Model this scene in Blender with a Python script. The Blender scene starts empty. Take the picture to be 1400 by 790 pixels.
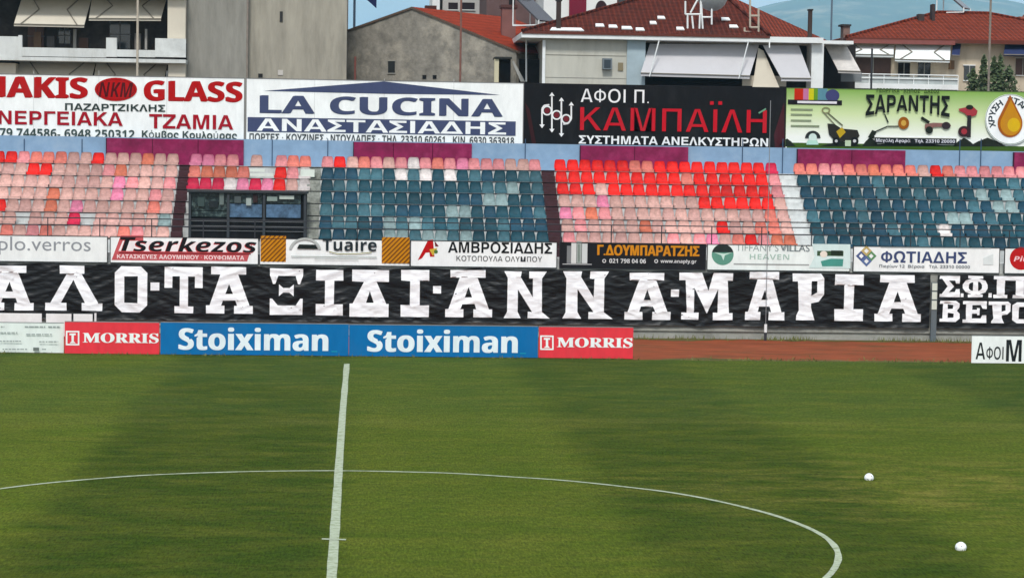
import bpy, math, random
from mathutils import Vector, Matrix, noise
from mathutils.geometry import tessellate_polygon
random.seed(7)
SC = bpy.context.scene
COL = SC.collection
rad = math.radians

# ------------------------------------------------------------------ camera
W, H = 1400.0, 790.0
CAM = Vector((0.3274, -41.382, 7.015)); YAW, PITCH, ROLL, F = 0.068326, -0.057921, 0.015385, 3090.44
_cy, _sy, _cp, _sp = math.cos(YAW), math.sin(YAW), math.cos(PITCH), math.sin(PITCH)
FW = Vector((_sy*_cp, _cy*_cp, _sp)); _r = Vector((_cy, -_sy, 0)); _u = _r.cross(FW)
RT = _r*math.cos(ROLL) + _u*math.sin(ROLL); UP = -_r*math.sin(ROLL) + _u*math.cos(ROLL)
cd = bpy.data.cameras.new('camera'); cd.sensor_width = 36; cd.lens = 36*F/W; cd.clip_start = 0.5; cd.clip_end = 30000
cam = bpy.data.objects.new('camera', cd); COL.objects.link(cam); SC.camera = cam
mw = Matrix((RT, UP, -FW)).transposed().to_4x4(); mw.translation = CAM; cam.matrix_world = mw

# ------------------------------------------------------------------ light
SUN_EL, SUN_AZ = 50, 188       # azimuth clockwise from +y
world = bpy.data.worlds.new('World'); SC.world = world; world.use_nodes = True
nt = world.node_tree; bg = nt.nodes['Background']
sky = nt.nodes.new('ShaderNodeTexSky'); sky.sky_type = 'NISHITA'; sky.sun_disc = False
sky.sun_elevation = rad(SUN_EL); sky.sun_rotation = rad(SUN_AZ); sky.dust_density = 2.0; sky.air_density = 1.0
tc = nt.nodes.new('ShaderNodeTexCoord'); cmap = nt.nodes.new('ShaderNodeMapping'); cmap.inputs['Scale'].default_value = (1.2, 1.2, 5); nt.links.new(tc.outputs['Generated'], cmap.inputs[0])
cn = nt.nodes.new('ShaderNodeTexNoise'); cn.inputs['Scale'].default_value = 2.6; cn.inputs['Detail'].default_value = 7; nt.links.new(cmap.outputs[0], cn.inputs[0])
cr_ = nt.nodes.new('ShaderNodeMapRange'); cr_.inputs[1].default_value = .36; cr_.inputs[2].default_value = .58; cr_.inputs[4].default_value = .85; nt.links.new(cn.outputs[0], cr_.inputs[0])
cmx = nt.nodes.new('ShaderNodeMix'); cmx.data_type = 'RGBA'; nt.links.new(cr_.outputs[0], cmx.inputs[0]); nt.links.new(sky.outputs[0], cmx.inputs[6]); cmx.inputs[7].default_value = (9.5, 10.2, 10.6, 1)   # thin bright cloud
nt.links.new(cmx.outputs[2], bg.inputs[0]); bg.inputs[1].default_value = 0.10
sd = bpy.data.lights.new('sun', 'SUN'); sd.energy = 2.3; sd.angle = rad(10); sd.color = (1, .985, .95)
sun = bpy.data.objects.new('sun', sd); COL.objects.link(sun)
_d = Vector((math.sin(rad(SUN_AZ))*math.cos(rad(SUN_EL)), math.cos(rad(SUN_AZ))*math.cos(rad(SUN_EL)), math.sin(rad(SUN_EL))))
sun.rotation_euler = _d.to_track_quat('Z', 'Y').to_euler(); sun.location = (0, 0, 60)
vs = SC.view_settings; vs.view_transform = 'Standard'; vs.look = 'None'; vs.gamma = 1; vs.use_curve_mapping = False
vs.exposure = 0.3
SC.cycles.max_bounces = 6; SC.cycles.volume_bounces = 2

# ------------------------------------------------------------------ helpers
def ray(x, y): return RT*((x-W/2)/F) - UP*((y-H/2)/F) + FW
def P(x, y, Y):                       # photo point -> the vertical plane at depth Y
    d = ray(x, y); return CAM + d*((Y-CAM.y)/d.y)
def G(x, y, z=0.0):                   # photo point -> the horizontal plane at height z
    d = ray(x, y); return CAM + d*((z-CAM.z)/d.z)
def PX(x, y, Y): return P(x, y, Y).x
def PZ(x, y, Y): return P(x, y, Y).z

def srgb(r, g, b):
    f = lambda c: (c/255/12.92) if c/255 <= .04045 else ((c/255+.055)/1.055)**2.4
    return (f(r), f(g), f(b))

MATS = {}
def mat(name, col, rough=.65, var=.12, scale=2.0, bump=0.0, bscale=None, metallic=0.0, stretch=None, spec=.25, objcol=False, dirt=None, dscale=.6, damt=.5):
    """Principled with a noise-broken base colour, optional streaked dirt and bump."""
    m = bpy.data.materials.new(name); m.use_nodes = True; t = m.node_tree; N = t.nodes; L = t.links
    b = N['Principled BSDF']; b.inputs['Roughness'].default_value = rough; b.inputs['Metallic'].default_value = metallic
    b.inputs['Specular IOR Level'].default_value = spec
    g = N.new('ShaderNodeNewGeometry'); vec = g.outputs['Position']
    if stretch:
        mp = N.new('ShaderNodeMapping'); mp.inputs['Scale'].default_value = stretch; L.new(vec, mp.inputs[0]); vec = mp.outputs[0]
    n = N.new('ShaderNodeTexNoise'); n.inputs['Scale'].default_value = scale; n.inputs['Detail'].default_value = 6; n.inputs['Roughness'].default_value = .65
    L.new(vec, n.inputs['Vector'])
    r = N.new('ShaderNodeMapRange'); r.inputs[1].default_value = .28; r.inputs[2].default_value = .72
    r.inputs[3].default_value = 1-var; r.inputs[4].default_value = 1+var; L.new(n.outputs[0], r.inputs[0])
    mx = N.new('ShaderNodeVectorMath'); mx.operation = 'SCALE'
    if objcol:
        oi = N.new('ShaderNodeObjectInfo'); L.new(oi.outputs['Color'], mx.inputs[0])
    else: mx.inputs[0].default_value = col
    L.new(r.outputs[0], mx.inputs['Scale']); out = mx.outputs[0]
    if dirt:
        n2 = N.new('ShaderNodeTexNoise'); n2.inputs['Scale'].default_value = dscale; n2.inputs['Detail'].default_value = 8; n2.inputs['Roughness'].default_value = .7
        L.new(vec, n2.inputs['Vector'])
        r2 = N.new('ShaderNodeMapRange'); r2.inputs[1].default_value = .5; r2.inputs[2].default_value = .72; r2.inputs[3].default_value = 0; r2.inputs[4].default_value = damt
        L.new(n2.outputs[0], r2.inputs[0])
        mm = N.new('ShaderNodeMix'); mm.data_type = 'RGBA'; L.new(r2.outputs[0], mm.inputs[0]); L.new(out, mm.inputs[6]); mm.inputs[7].default_value = (*dirt, 1); out = mm.outputs[2]
    L.new(out, b.inputs['Base Color'])
    if bump:
        nb = N.new('ShaderNodeTexNoise'); nb.inputs['Scale'].default_value = bscale or scale*4; nb.inputs['Detail'].default_value = 5; L.new(vec, nb.inputs['Vector'])
        bp = N.new('ShaderNodeBump'); bp.inputs['Strength'].default_value = bump; bp.inputs['Distance'].default_value = .05
        L.new(nb.outputs[0], bp.inputs['Height']); L.new(bp.outputs[0], b.inputs['Normal'])
    MATS[name] = m; return m
_ink = {}
def ink(r, g, b):
    k = (r, g, b)
    if k not in _ink:
        sat = (max(k)-min(k))/max(max(k), 1); f = 1 if sat < .25 and min(k) > 90 else .72
        c = srgb(*k); lum = sum(c)/3; c = [max(.002, lum+(q-lum)*(1.12 if f < 1 else 1))*f for q in c]
        _ink[k] = mat('ink_%d_%d_%d' % k, c, .7, .09, 2.5, spec=.12, stretch=(1.4, 1, .5), dirt=[q*.80+.02 for q in c], dscale=.9, damt=.55)
    return _ink[k]

WORLD = {}
def wpos(o): return WORLD.get(o.name, Vector((0, 0, 0)))
class M:
    def __init__(s): s.v = []; s.f = []; s.mi = []; s.mats = []; s.lv = 0; s.smooth = False
    def m(s, mt):
        if mt not in s.mats: s.mats.append(mt)
        return s.mats.index(mt)
    def face(s, pts, mt):
        i = len(s.v); s.v += [Vector(p) for p in pts]; s.f.append(tuple(range(i, i+len(pts)))); s.mi.append(s.m(mt))
    def box(s, x0, x1, y0, y1, z0, z1, mt):
        i = len(s.v); k = s.m(mt)
        s.v += [Vector((x, y, z)) for z in (z0, z1) for y in (y0, y1) for x in (x0, x1)]
        for q in ((0,2,3,1),(4,5,7,6),(0,1,5,4),(2,6,7,3),(0,4,6,2),(1,3,7,5)):
            s.f.append(tuple(i+a for a in q)); s.mi.append(k)
    def pbox(s, a, b, c, d, Y, depth, mt):       # photo rectangle -> upright box, front at Y
        xm, ym = (a+c)/2, (b+d)/2
        s.box(PX(a, ym, Y), PX(c, ym, Y), Y, Y+depth, PZ(xm, d, Y), PZ(xm, b, Y), mt)
    def slab(s, pts, t, mt):                      # sheet of thickness t given by its front corners
        p = [Vector(q) for q in pts]; n = (p[1]-p[0]).cross(p[-1]-p[0]).normalized()
        if n.y < 0: n = -n
        q = [a+n*t for a in p]; i = len(s.v); k = s.m(mt); c = len(p); s.v += p+q
        s.f.append(tuple(range(i, i+c))); s.mi.append(k); s.f.append(tuple(range(i+2*c-1, i+c-1, -1))); s.mi.append(k)
        for j in range(c): s.f.append((i+j, i+(j+1) % c, i+c+(j+1) % c, i+c+j)); s.mi.append(k)
    def tube(s, a, b, r, mt, n=8, r2=None):
        a, b = Vector(a), Vector(b); d = (b-a).normalized(); e = d.orthogonal().normalized(); g = d.cross(e); r2 = r if r2 is None else r2
        i = len(s.v); k = s.m(mt)
        for c, rr in ((a, r), (b, r2)): s.v += [c+(e*math.cos(t)+g*math.sin(t))*rr for t in (2*math.pi*j/n for j in range(n))]
        for j in range(n): s.f.append((i+j, i+(j+1) % n, i+n+(j+1) % n, i+n+j)); s.mi.append(k)
        s.f.append(tuple(range(i+n-1, i-1, -1))); s.mi.append(k); s.f.append(tuple(range(i+n, i+2*n))); s.mi.append(k)
    # ---- printed marks: sheets a few millimetres proud of a board's face at depth Y
    def _off(s): s.lv += 1; return .003 + .0016*s.lv
    def poly(s, loops, Y, mt, fn=None):           # loops of photo points (first outline, then holes)
        o = s._off(); fn = fn or (lambda x, y: P(x, y, Y))
        flat = [q for l in loops for q in l]
        pts = [fn(*q) - Vector((0, o, 0)) for q in flat]
        for t in tessellate_polygon([[Vector((x, y, 0)) for x, y in l] for l in loops]): s.face([pts[j] for j in t], mt)
    def rect(s, a, b, c, d, Y, mt):
        o = s._off(); xm, ym = (a+c)/2, (b+d)/2; x0, x1 = PX(a, ym, Y), PX(c, ym, Y); z0, z1 = PZ(xm, d, Y), PZ(xm, b, Y)
        s.face([(x0, Y-o, z0), (x1, Y-o, z0), (x1, Y-o, z1), (x0, Y-o, z1)], mt)
    def disc(s, cx, cy, rx, ry, Y, mt, inner=0, a0=0, a1=360, n=28):
        A = [rad(a0+(a1-a0)*j/n) for j in range(n+1)]
        out = [(cx+rx*math.cos(a), cy-ry*math.sin(a)) for a in A]
        if not inner:
            s.poly([out[:-1] if a1-a0 >= 360 else out], Y, mt)
        else:
            o = s._off(); pr = [P(*q, Y)-Vector((0, o, 0)) for q in out]; pi = [P(cx+rx*inner*math.cos(a), cy-ry*inner*math.sin(a), Y)-Vector((0, o, 0)) for a in A]
            for j in range(n): s.face([pr[j], pr[j+1], pi[j+1], pi[j]], mt)
    def line(s, pts, w, Y, mt):
        for (x0, y0), (x1, y1) in zip(pts, pts[1:]):
            d = Vector((x1-x0, y1-y0)); d.normalize(); nx, ny = -d.y*w/2, d.x*w/2
            s.poly([[(x0+nx, y0+ny), (x1+nx, y1+ny), (x1-nx, y1-ny), (x0-nx, y0-ny)]], Y, mt)
    def text(s, body, a, b, c, d, Y, mt, style='bold', warp=None, shear=0, fn=None):
        """Lettering fitted into the photo rectangle a,b,c,d; level in the world."""
        vs_, fs_ = glyphs(body, style); o = s._off(); xm, ym = (a+c)/2, (b+d)/2
        x0, x1, z0, z1 = PX(a, ym, Y), PX(c, ym, Y), PZ(xm, d, Y), PZ(xm, b, Y)
        i = len(s.v); k = s.m(mt)
        for u, v in vs_:
            if warp: v = warp(u, v)
            if fn: q = P(*fn(u, v), Y); s.v.append(q-Vector((0, o, 0)))
            else: s.v.append(Vector((x0+(x1-x0)*u+shear*(z1-z0)*(v-.5), Y-o, z0+(z1-z0)*v)))
        for f in fs_: s.f.append(tuple(i+j for j in f)); s.mi.append(k)
    def build(s, name, parent=None, smooth=False):
        me = bpy.data.meshes.new(name); org = wpos(parent) if parent else Vector((0, 0, 0))
        me.from_pydata([v-org for v in s.v], [], s.f)
        for mt in s.mats: me.materials.append(mt)
        me.polygons.foreach_set('material_index', s.mi)
        if smooth: me.polygons.foreach_set('use_smooth', [True]*len(s.f))
        me.update(); o = bpy.data.objects.new(name, me); COL.objects.link(o)
        if parent: o.parent = parent; WORLD[o.name] = org
        return o
def tag(o, label=None, cat=None, group=None, kind=None):
    for k, v in (('label', label), ('category', cat), ('group', group), ('kind', kind)):
        if v: o[k] = v
    return o
def thing(name, label, cat, loc, group=None):
    o = bpy.data.objects.new(name, None); COL.objects.link(o); o.location = loc; o.empty_display_size = .3; WORLD[o.name] = Vector(loc)
    return tag(o, label, cat, group)
def struct(mb, name): return tag(mb.build(name), kind='structure')

_gl = {}
def styled(s, style):
    if style == 'plain': return s
    out = ''
    for ch in s:
        c = ord(ch)
        if style == 'serif':
            if 'A' <= ch <= 'Z': ch = chr(0x1D400+c-65)
            elif 'Α' <= ch <= 'Ω': ch = chr(0x1D6A8+c-0x391)
        elif style in ('bold', 'italic'):
            b, l, g = (0x1D5D4, 0x1D5EE, 0x1D756) if style == 'bold' else (0x1D63C, 0x1D656, 0x1D790)
            if 'A' <= ch <= 'Z': ch = chr(b+c-65)
            elif 'a' <= ch <= 'z': ch = chr(l+c-97)
            elif '0' <= ch <= '9': ch = chr(0x1D7EC+c-48)
            elif 'Α' <= ch <= 'Ω': ch = chr(g+c-0x391)
            elif 'α' <= ch <= 'ω': ch = chr(g+26+c-0x3B1)
        out += ch
    return out
def glyphs(body, style):
    k = (body, style)
    if k not in _gl:
        off = {'medium': -.012, 'light': -.02}.get(style, 0)
        if off: style = 'bold'
        cu = bpy.data.curves.new('lettering', 'FONT'); cu.body = styled(body, style); cu.size = 1; cu.resolution_u = 3; cu.offset = off
        o = bpy.data.objects.new('lettering', cu); COL.objects.link(o)
        me = bpy.data.meshes.new_from_object(o.evaluated_get(bpy.context.evaluated_depsgraph_get()))
        xs = [v.co.x for v in me.vertices]; ys = [v.co.y for v in me.vertices]
        x0, x1, y0, y1 = min(xs), max(xs), min(ys), max(ys)
        _gl[k] = ([((v.co.x-x0)/(x1-x0), (v.co.y-y0)/max(y1-y0, 1e-6)) for v in me.vertices], [tuple(p.vertices) for p in me.polygons])
        bpy.data.objects.remove(o); bpy.data.curves.remove(cu); bpy.data.meshes.remove(me)
    return _gl[k]

# ------------------------------------------------------------------ materials
WHITE = ink(236, 238, 236); BLACK = ink(20, 20, 22)
concrete = mat('concrete', srgb(150, 150, 142), .85, .2, 1.3, .35, 9, dirt=srgb(84, 80, 72), dscale=.8)
riser_m = mat('terrace_concrete', srgb(190, 192, 190), .85, .22, 2.0, .2, 10, dirt=srgb(95, 88, 84), dscale=1.5)
render_grey = mat('grey_render', srgb(140, 137, 128), .9, .22, 1.1, .35, 6, dirt=srgb(104, 101, 94), dscale=.5, damt=.8, stretch=(1.6, 1, .3))
gable_m = mat('bare_cement', srgb(136, 131, 121), .9, .36, 1.9, .5, 5, dirt=srgb(186, 177, 160), dscale=.55, damt=.95)
beige = mat('beige_render', srgb(205, 196, 178), .85, .06, .8)
greywall = mat('pale_grey_render', srgb(186, 184, 172), .85, .1, 1.2, dirt=srgb(150, 146, 132), dscale=.7, damt=.6, stretch=(1.5, 1, .35))
bluegrey = mat('blue_grey_paint', srgb(160, 176, 182), .8, .12, 1.2)
whitepaint = mat('white_paint', srgb(226, 228, 226), .7, .06, 1.5, dirt=srgb(190, 188, 182), damt=.4, dscale=1.2)
steel = mat('galvanised_steel', srgb(150, 152, 154), .45, .1, 4, metallic=.6)
darksteel = mat('dark_steel', srgb(52, 52, 56), .5, .15, 4)
rustpole = mat('weathered_pole_paint', srgb(128, 118, 108), .6, .2, 5)
darkroom = mat('dark_interior', srgb(34, 31, 30), .9, .5, 1.8)
glassdark = mat('dark_glass', srgb(30, 36, 40), .12, .3, 1.5, spec=.7)
shutter = mat('brown_shutter', srgb(92, 70, 62), .7, .2, 3)
canvas = mat('awning_canvas', srgb(196, 188, 172), .8, .06, 1.5, dirt=srgb(176, 168, 150), dscale=.9, damt=.35)
canvas_white = mat('white_awning_canvas', srgb(232, 236, 234), .8, .04, 2)
canvas_grey = mat('grey_awning_canvas', srgb(188, 186, 188), .8, .06, 1.2, dirt=srgb(160, 158, 156), damt=.3)
canvas_blue = mat('navy_awning_canvas', srgb(38, 48, 84), .85, .15, 2)
fold = mat('awning_arm', srgb(128, 122, 110), .6, .1, 3)

def tile_mat(name, col, col2, ang):
    """Clay tiles: rows across the slope and ridges down it, lichen patches of their own."""
    m = mat(name, col, .85, .28, 3.0, spec=.1, dirt=col2, dscale=.7, damt=.75); t = m.node_tree; N = t.nodes; L = t.links
    g = N.new('ShaderNodeNewGeometry'); mp = N.new('ShaderNodeMapping'); mp.inputs['Rotation'].default_value = (0, 0, ang); L.new(g.outputs['Position'], mp.inputs[0])
    w1 = N.new('ShaderNodeTexWave'); w1.bands_direction = 'X'; w1.inputs['Scale'].default_value = 1.3; w1.inputs['Distortion'].default_value = .4
    w2 = N.new('ShaderNodeTexWave'); w2.bands_direction = 'Z'; w2.wave_profile = 'SAW'; w2.inputs['Scale'].default_value = 1.6; w2.inputs['Distortion'].default_value = .3
    L.new(mp.outputs[0], w1.inputs[0]); L.new(mp.outputs[0], w2.inputs[0])
    ad = N.new('ShaderNodeMath'); L.new(w1.outputs['Fac'], ad.inputs[0]); L.new(w2.outputs['Fac'], ad.inputs[1])
    bp = N.new('ShaderNodeBump'); bp.inputs['Strength'].default_value = .9; bp.inputs['Distance'].default_value = .1; L.new(ad.outputs[0], bp.inputs['Height'])
    L.new(bp.outputs[0], N['Principled BSDF'].inputs['Normal'])
    pb = N['Principled BSDF'].inputs['Base Color']; src = pb.links[0].from_socket; jr = N.new('ShaderNodeMapRange'); jr.inputs[1].default_value = .2; jr.inputs[2].default_value = 1.7; jr.inputs[3].default_value = .62; jr.inputs[4].default_value = 1.22
    L.new(ad.outputs[0], jr.inputs[0]); js = N.new('ShaderNodeVectorMath'); js.operation = 'SCALE'; L.new(src, js.inputs[0]); L.new(jr.outputs[0], js.inputs['Scale']); L.new(js.outputs[0], pb); return m
tile_orange = tile_mat('orange_roof_tile', srgb(150, 54, 28), srgb(118, 46, 28), rad(-38))
tile_red = tile_mat('red_roof_tile', srgb(122, 52, 34), srgb(94, 44, 34), 0)
tile_brown = tile_mat('weathered_roof_tile', srgb(92, 42, 32), srgb(48, 38, 34), 0)

def turf_material():
    m = bpy.data.materials.new('mown_turf'); m.use_nodes = True; t = m.node_tree; N = t.nodes; L = t.links; b = N['Principled BSDF']
    b.inputs['Roughness'].default_value = .9; b.inputs['Specular IOR Level'].default_value = .03
    g = N.new('ShaderNodeNewGeometry'); pos = g.outputs['Position']
    def nz(sc, det=4, stretch=None, rough=.6):
        n = N.new('ShaderNodeTexNoise'); n.inputs['Scale'].default_value = sc; n.inputs['Detail'].default_value = det; n.inputs['Roughness'].default_value = rough
        if stretch:
            mp = N.new('ShaderNodeMapping'); mp.inputs['Scale'].default_value = stretch; L.new(pos, mp.inputs[0]); L.new(mp.outputs[0], n.inputs['Vector'])
        else: L.new(pos, n.inputs['Vector'])
        return n.outputs[0]
    def mr(v, a, b_, c, d):
        r = N.new('ShaderNodeMapRange'); L.new(v, r.inputs[0])
        for i, q in enumerate((a, b_, c, d)): r.inputs[i+1].default_value = q
        return r.outputs[0]
    def ma(op, a, b_):
        n = N.new('ShaderNodeMath'); n.operation = op
        for i, q in enumerate((a, b_)):
            if isinstance(q, (int, float)): n.inputs[i].default_value = q
            else: L.new(q, n.inputs[i])
        return n.outputs[0]
    def mix(f, a, b_):
        n = N.new('ShaderNodeMix'); n.data_type = 'RGBA'
        if isinstance(f, (int, float)): n.inputs[0].default_value = f
        else: L.new(f, n.inputs[0])
        for i, q in ((6, a), (7, b_)):
            if isinstance(q, tuple): n.inputs[i].default_value = (*q, 1)
            else: L.new(q, n.inputs[i])
        return n.outputs[2]
    sx = N.new('ShaderNodeSeparateXYZ'); L.new(pos, sx.inputs[0])
    x = ma('ADD', sx.outputs[0], mr(nz(.6, 6, None, .7), 0, 1, -1.1, 1.1))
    # mowing bands, roller direction alternating
    cr = N.new('ShaderNodeValToRGB'); L.new(mr(x, -30, 40, 0, 1), cr.inputs[0]); e = cr.color_ramp; e.interpolation = 'EASE'
    bands = [(-30, 1), (-17.8, 1), (-16.6, 0), (-12.2, 0), (-11, 1), (-6.4, 1), (-5.2, 0), (-.6, .05), (.5, .8), (5.0, .8), (6.2, .05), (10.7, .05), (12, .75), (18.2, .75), (19.5, 0), (25, 0), (25.8, 1)]
    while len(e.elements) > 1: e.elements.remove(e.elements[-1])
    for i, (p, v) in enumerate(bands):
        el = e.elements[0] if i == 0 else e.elements.new((p+30)/70)
        el.position = (p+30)/70; el.color = (v, v, v, 1)
    band = ma('MULTIPLY', cr.outputs[0], mr(nz(.35, 3, (.6, 1, 1)), .3, .7, .7, 1.05))
    base = mix(band, srgb(47, 64, 11), srgb(75, 89, 22))
    # cooler grass towards the far touchline
    far = ma('MULTIPLY', mr(sx.outputs[1], 14, 33, 0, 1), mr(nz(.22, 4, (.5, 1, 1)), .35, .65, .05, .5))
    base = mix(far, base, srgb(50, 76, 30))
    # cross-mown band and a lighter strip beyond it
    yb = mr(ma('ADD', sx.outputs[1], mr(nz(.3, 4), 0, 1, -1.6, 1.6)), 19.2, 20.2, 0, .35); base = mix(ma('MULTIPLY', yb, mr(nz(.12, 3), .4, .6, .3, 1)), base, srgb(56, 74, 32))
    ys = ma('MULTIPLY', mr(sx.outputs[1], 16.2, 18.4, 0, 1), mr(sx.outputs[1], 18.6, 19.8, 1, 0)); base = mix(ma('MULTIPLY', ys, mr(nz(.6, 6, (.3, 1, 1)), .4, .65, 0, .5)), base, srgb(98, 98, 46))
    # worn, straw-coloured places
    straw = mr(nz(.9, 7, (.5, 1.3, 1), .75), .45, .68, 0, .7)
    place = N.new('ShaderNodeVectorMath'); place.operation = 'DISTANCE'; mp = N.new('ShaderNodeMapping'); mp.inputs['Scale'].default_value = (.55, 1, 1); L.new(pos, mp.inputs[0]); L.new(mp.outputs[0], place.inputs[0]); place.inputs[1].default_value = (8.8, 6.5, 0)
    near = mr(place.outputs['Value'], 1.0, 6.5, 1.0, .22)
    base = mix(ma('MULTIPLY', straw, near), base, srgb(132, 118, 58))
    # mown streaks and tufts
    fine = ma('ADD', ma('ADD', mr(nz(3.2, 8, (.8, 1.2, 1), .8), .28, .72, -.26, .26), mr(nz(1.0, 3, (24, 3.5, 1), .8), .3, .7, -.42, .5)), mr(nz(7, 5, (1.2, .8, 1), .85), .28, .72, -.34, .36))
    patch = mix(mr(nz(.8, 7, (.5, 1, 1), .7), .45, .66, 0, .4), base, srgb(92, 94, 30)); base = patch
    sc_ = N.new('ShaderNodeVectorMath'); sc_.operation = 'SCALE'; L.new(base, sc_.inputs[0]); L.new(ma('ADD', fine, 1.0), sc_.inputs['Scale'])
    L.new(sc_.outputs[0], b.inputs['Base Color'])
    bp = N.new('ShaderNodeBump'); bp.inputs['Strength'].default_value = .6; bp.inputs['Distance'].default_value = .04
    L.new(nz(9, 5, (.6, 1, 1), .7), bp.inputs['Height']); L.new(bp.outputs[0], b.inputs['Normal'])
    return m
turf = turf_material()
def line_material():
    m = mat('chalk_line', srgb(164, 172, 148), .9, .22, 9, dirt=srgb(96, 112, 58), dscale=5, damt=.95); return m
chalk = line_material()
track_m = mat('clay_track', srgb(132, 68, 42), .95, .34, 1.8, .3, 8, spec=.08, stretch=(.3, 1, 1), dirt=srgb(76, 66, 38), dscale=1.1, damt=.95)
earth = mat('dry_earth', srgb(120, 105, 80), .95, .2, .5)
hill_m = mat('wooded_hill', srgb(74, 92, 66), .95, .35, .004, dirt=srgb(170, 160, 130), dscale=.0045, damt=.9)

# ------------------------------------------------------------------ setting
g = M(); g.face([(-9000, -300, -.12), (9000, -300, -.12), (9000, 14000, -.12), (-9000, 14000, -.12)], earth); struct(g, 'ground')
TRK0, TRK1 = 36.9, 46.9
g = M(); g.box(-60, 70, TRK0-.2, 60, -.1, 0, track_m); struct(g, 'running_track')
g = M(); n_ = 180
edge = [(-60+130*j/n_, (37.75 if -60+130*j/n_ < 9.9 else 37.25)+.22*noise.noise(Vector((j*.45, 3, 0)))+.12*noise.noise(Vector((j*1.9, 7, 0)))) for j in range(n_+1)]
for (x0, y0), (x1, y1) in zip(edge, edge[1:]): g.face([(x0, -46, .006), (x1, -46, .006), (x1, y1, .006), (x0, y0, .006)], turf)
struct(g, 'pitch')
vm = mat('worn_verge', srgb(92, 84, 50), .95, .4, 2.2, .3, 9, spec=.05, stretch=(.4, 1, 1), dirt=srgb(62, 74, 30), dscale=1.4, damt=.95)
g = M()
for k in range(260):
    x0 = -20+.2*k; x1 = x0+.2; w_ = lambda x, s0, a0, b0: a0+b0*(.5+.9*noise.noise(Vector((x*.35, s0, 0)))+.5*noise.noise(Vector((x*1.7, s0, 5))))
    y0, y1 = 46.93-max(.05, w_(x0, 3, .25, 1.0)), 46.93-max(.05, w_(x1, 3, .25, 1.0)); g.face([(x0, y0, .004), (x1, y1, .004), (x1, 46.93, .004), (x0, 46.93, .004)], vm)
    if x0 > 9: y0, y1 = 37.3+max(.05, w_(x0, 8, .1, .9)), 37.3+max(.05, w_(x1, 8, .1, .9)); g.face([(x0, 36.9, .0035), (x1, 36.9, .0035), (x1, y1, .0035), (x0, y0, .0035)], vm)
struct(g, 'ground_verge')
# chalk lines: halfway line, centre circle, centre mark
g = M(); hl = [(474.2, 497), (471.5, 530), (468.8, 560), (465.6, 605), (462.5, 650), (460, 690), (457, 736), (453.5, 785), (449, 850)]
pts = []
for (x0, y0), (x1, y1) in zip(hl, hl[1:]):
    for k in range(6): pts.append((x0+(x1-x0)*k/6, y0+(y1-y0)*k/6))
pts.append(hl[-1])
for j, ((x0, y0), (x1, y1)) in enumerate(zip(pts, pts[1:])):
    a, b = G(x0, y0, .012), G(x1, y1, .012); wa, wb = (.09+.02*noise.noise(Vector((q_*.37, 1, 0)))+.008*noise.noise(Vector((q_*1.3, 4, 0))) for q_ in (j, j+1))
    g.face([a+Vector((-wa, 0, 0)), a+Vector((wa, 0, 0)), b+Vector((wb, 0, 0)), b+Vector((-wb, 0, 0))], chalk)
struct(g, 'halfway_line')
# the circle as painted: measured points, radius smoothed between them
CIRC = [(-140, 695), (-60, 678), (0, 667.5), (62, 660), (125, 654.5), (188, 649.5), (250, 647), (330, 644.3), (400, 643.2), (470, 643), (540, 644.2), (620, 646.5), (700, 651.5), (770, 656), (850, 664.5), (914, 672), (970, 682), (1020, 693.5), (1060, 704), (1095, 717), (1120, 728), (1138, 742), (1146, 757), (1143, 772), (1128, 790), (1100, 812), (1050, 842)]
ang = []
for q in CIRC:
    w = G(*q, .016); ang.append((math.atan2(w.y, w.x), math.hypot(w.x, w.y)))
ang.sort()
def circ_r(a):
    if a <= ang[0][0]: return ang[0][1]
    if a >= ang[-1][0]: return ang[-1][1]
    num = den = 0
    for t, r in ang:
        w = math.exp(-((t-a)/.09)**2)+1e-9; num += w*r; den += w
    return num/den
g = M(); NN = 260; ring = []
for j in range(NN):
    a = 2*math.pi*j/NN-math.pi/2
    a2 = a if a <= math.pi else a-2*math.pi
    r = circ_r(a2) if ang[0][0]-.05 < a2 < ang[-1][0]+.05 else 9.15
    w = .06+.02*noise.noise(Vector((j*.3, 2, 8)))
    ring.append(((r-w)*math.cos(a), (r-w)*math.sin(a), (r+w)*math.cos(a), (r+w)*math.sin(a)))
for j in range(NN):
    a, b = ring[j], ring[(j+1) % NN]; g.face([(a[0], a[1], .016), (a[2], a[3], .016), (b[2], b[3], .016), (b[0], b[1], .016)], chalk)
struct(g, 'centre_circle')
g = M(); a, b = G(440, 736, .02), G(473, 737, .02); g.face([a-Vector((0, .07, 0)), b-Vector((0, .07, 0)), b+Vector((0, .07, 0)), a+Vector((0, .07, 0))], chalk); struct(g, 'centre_mark')

# far hills
g = M(); nx, ny = 120, 26; HY = 5200.0; idx = {}
def ridge_px(px): return 30 - 25*math.exp(-((px-1120)/90)**2) - 27*math.exp(-((px-1320)/130)**2) + 30*math.exp(-((px-540)/260)**2)
for i in range(nx+1):
    px = -300+2200*i/nx; top = P(px, ridge_px(px), HY+1300); 
    for j in range(ny+1):
        t = j/ny; y = HY-900+2200*t; s_ = math.sin(min(t*1.0, 1)*math.pi/2)
        x = top.x*(y-CAM.y)/(HY+1300-CAM.y); z = -5+(top.z+5)*s_
        z += 34*s_*noise.fractal(Vector((x*.0016, y*.0016, 1)), 1.0, 2.0, 5)*(1 if j else 0)
        idx[i, j] = len(g.v); g.v.append(Vector((x, y, z)))
for i in range(nx):
    for j in range(ny): g.f.append((idx[i, j], idx[i+1, j], idx[i+1, j+1], idx[i, j+1])); g.mi.append(g.m(hill_m))
o = tag(g.build('hills', smooth=True), kind='structure')

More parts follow.
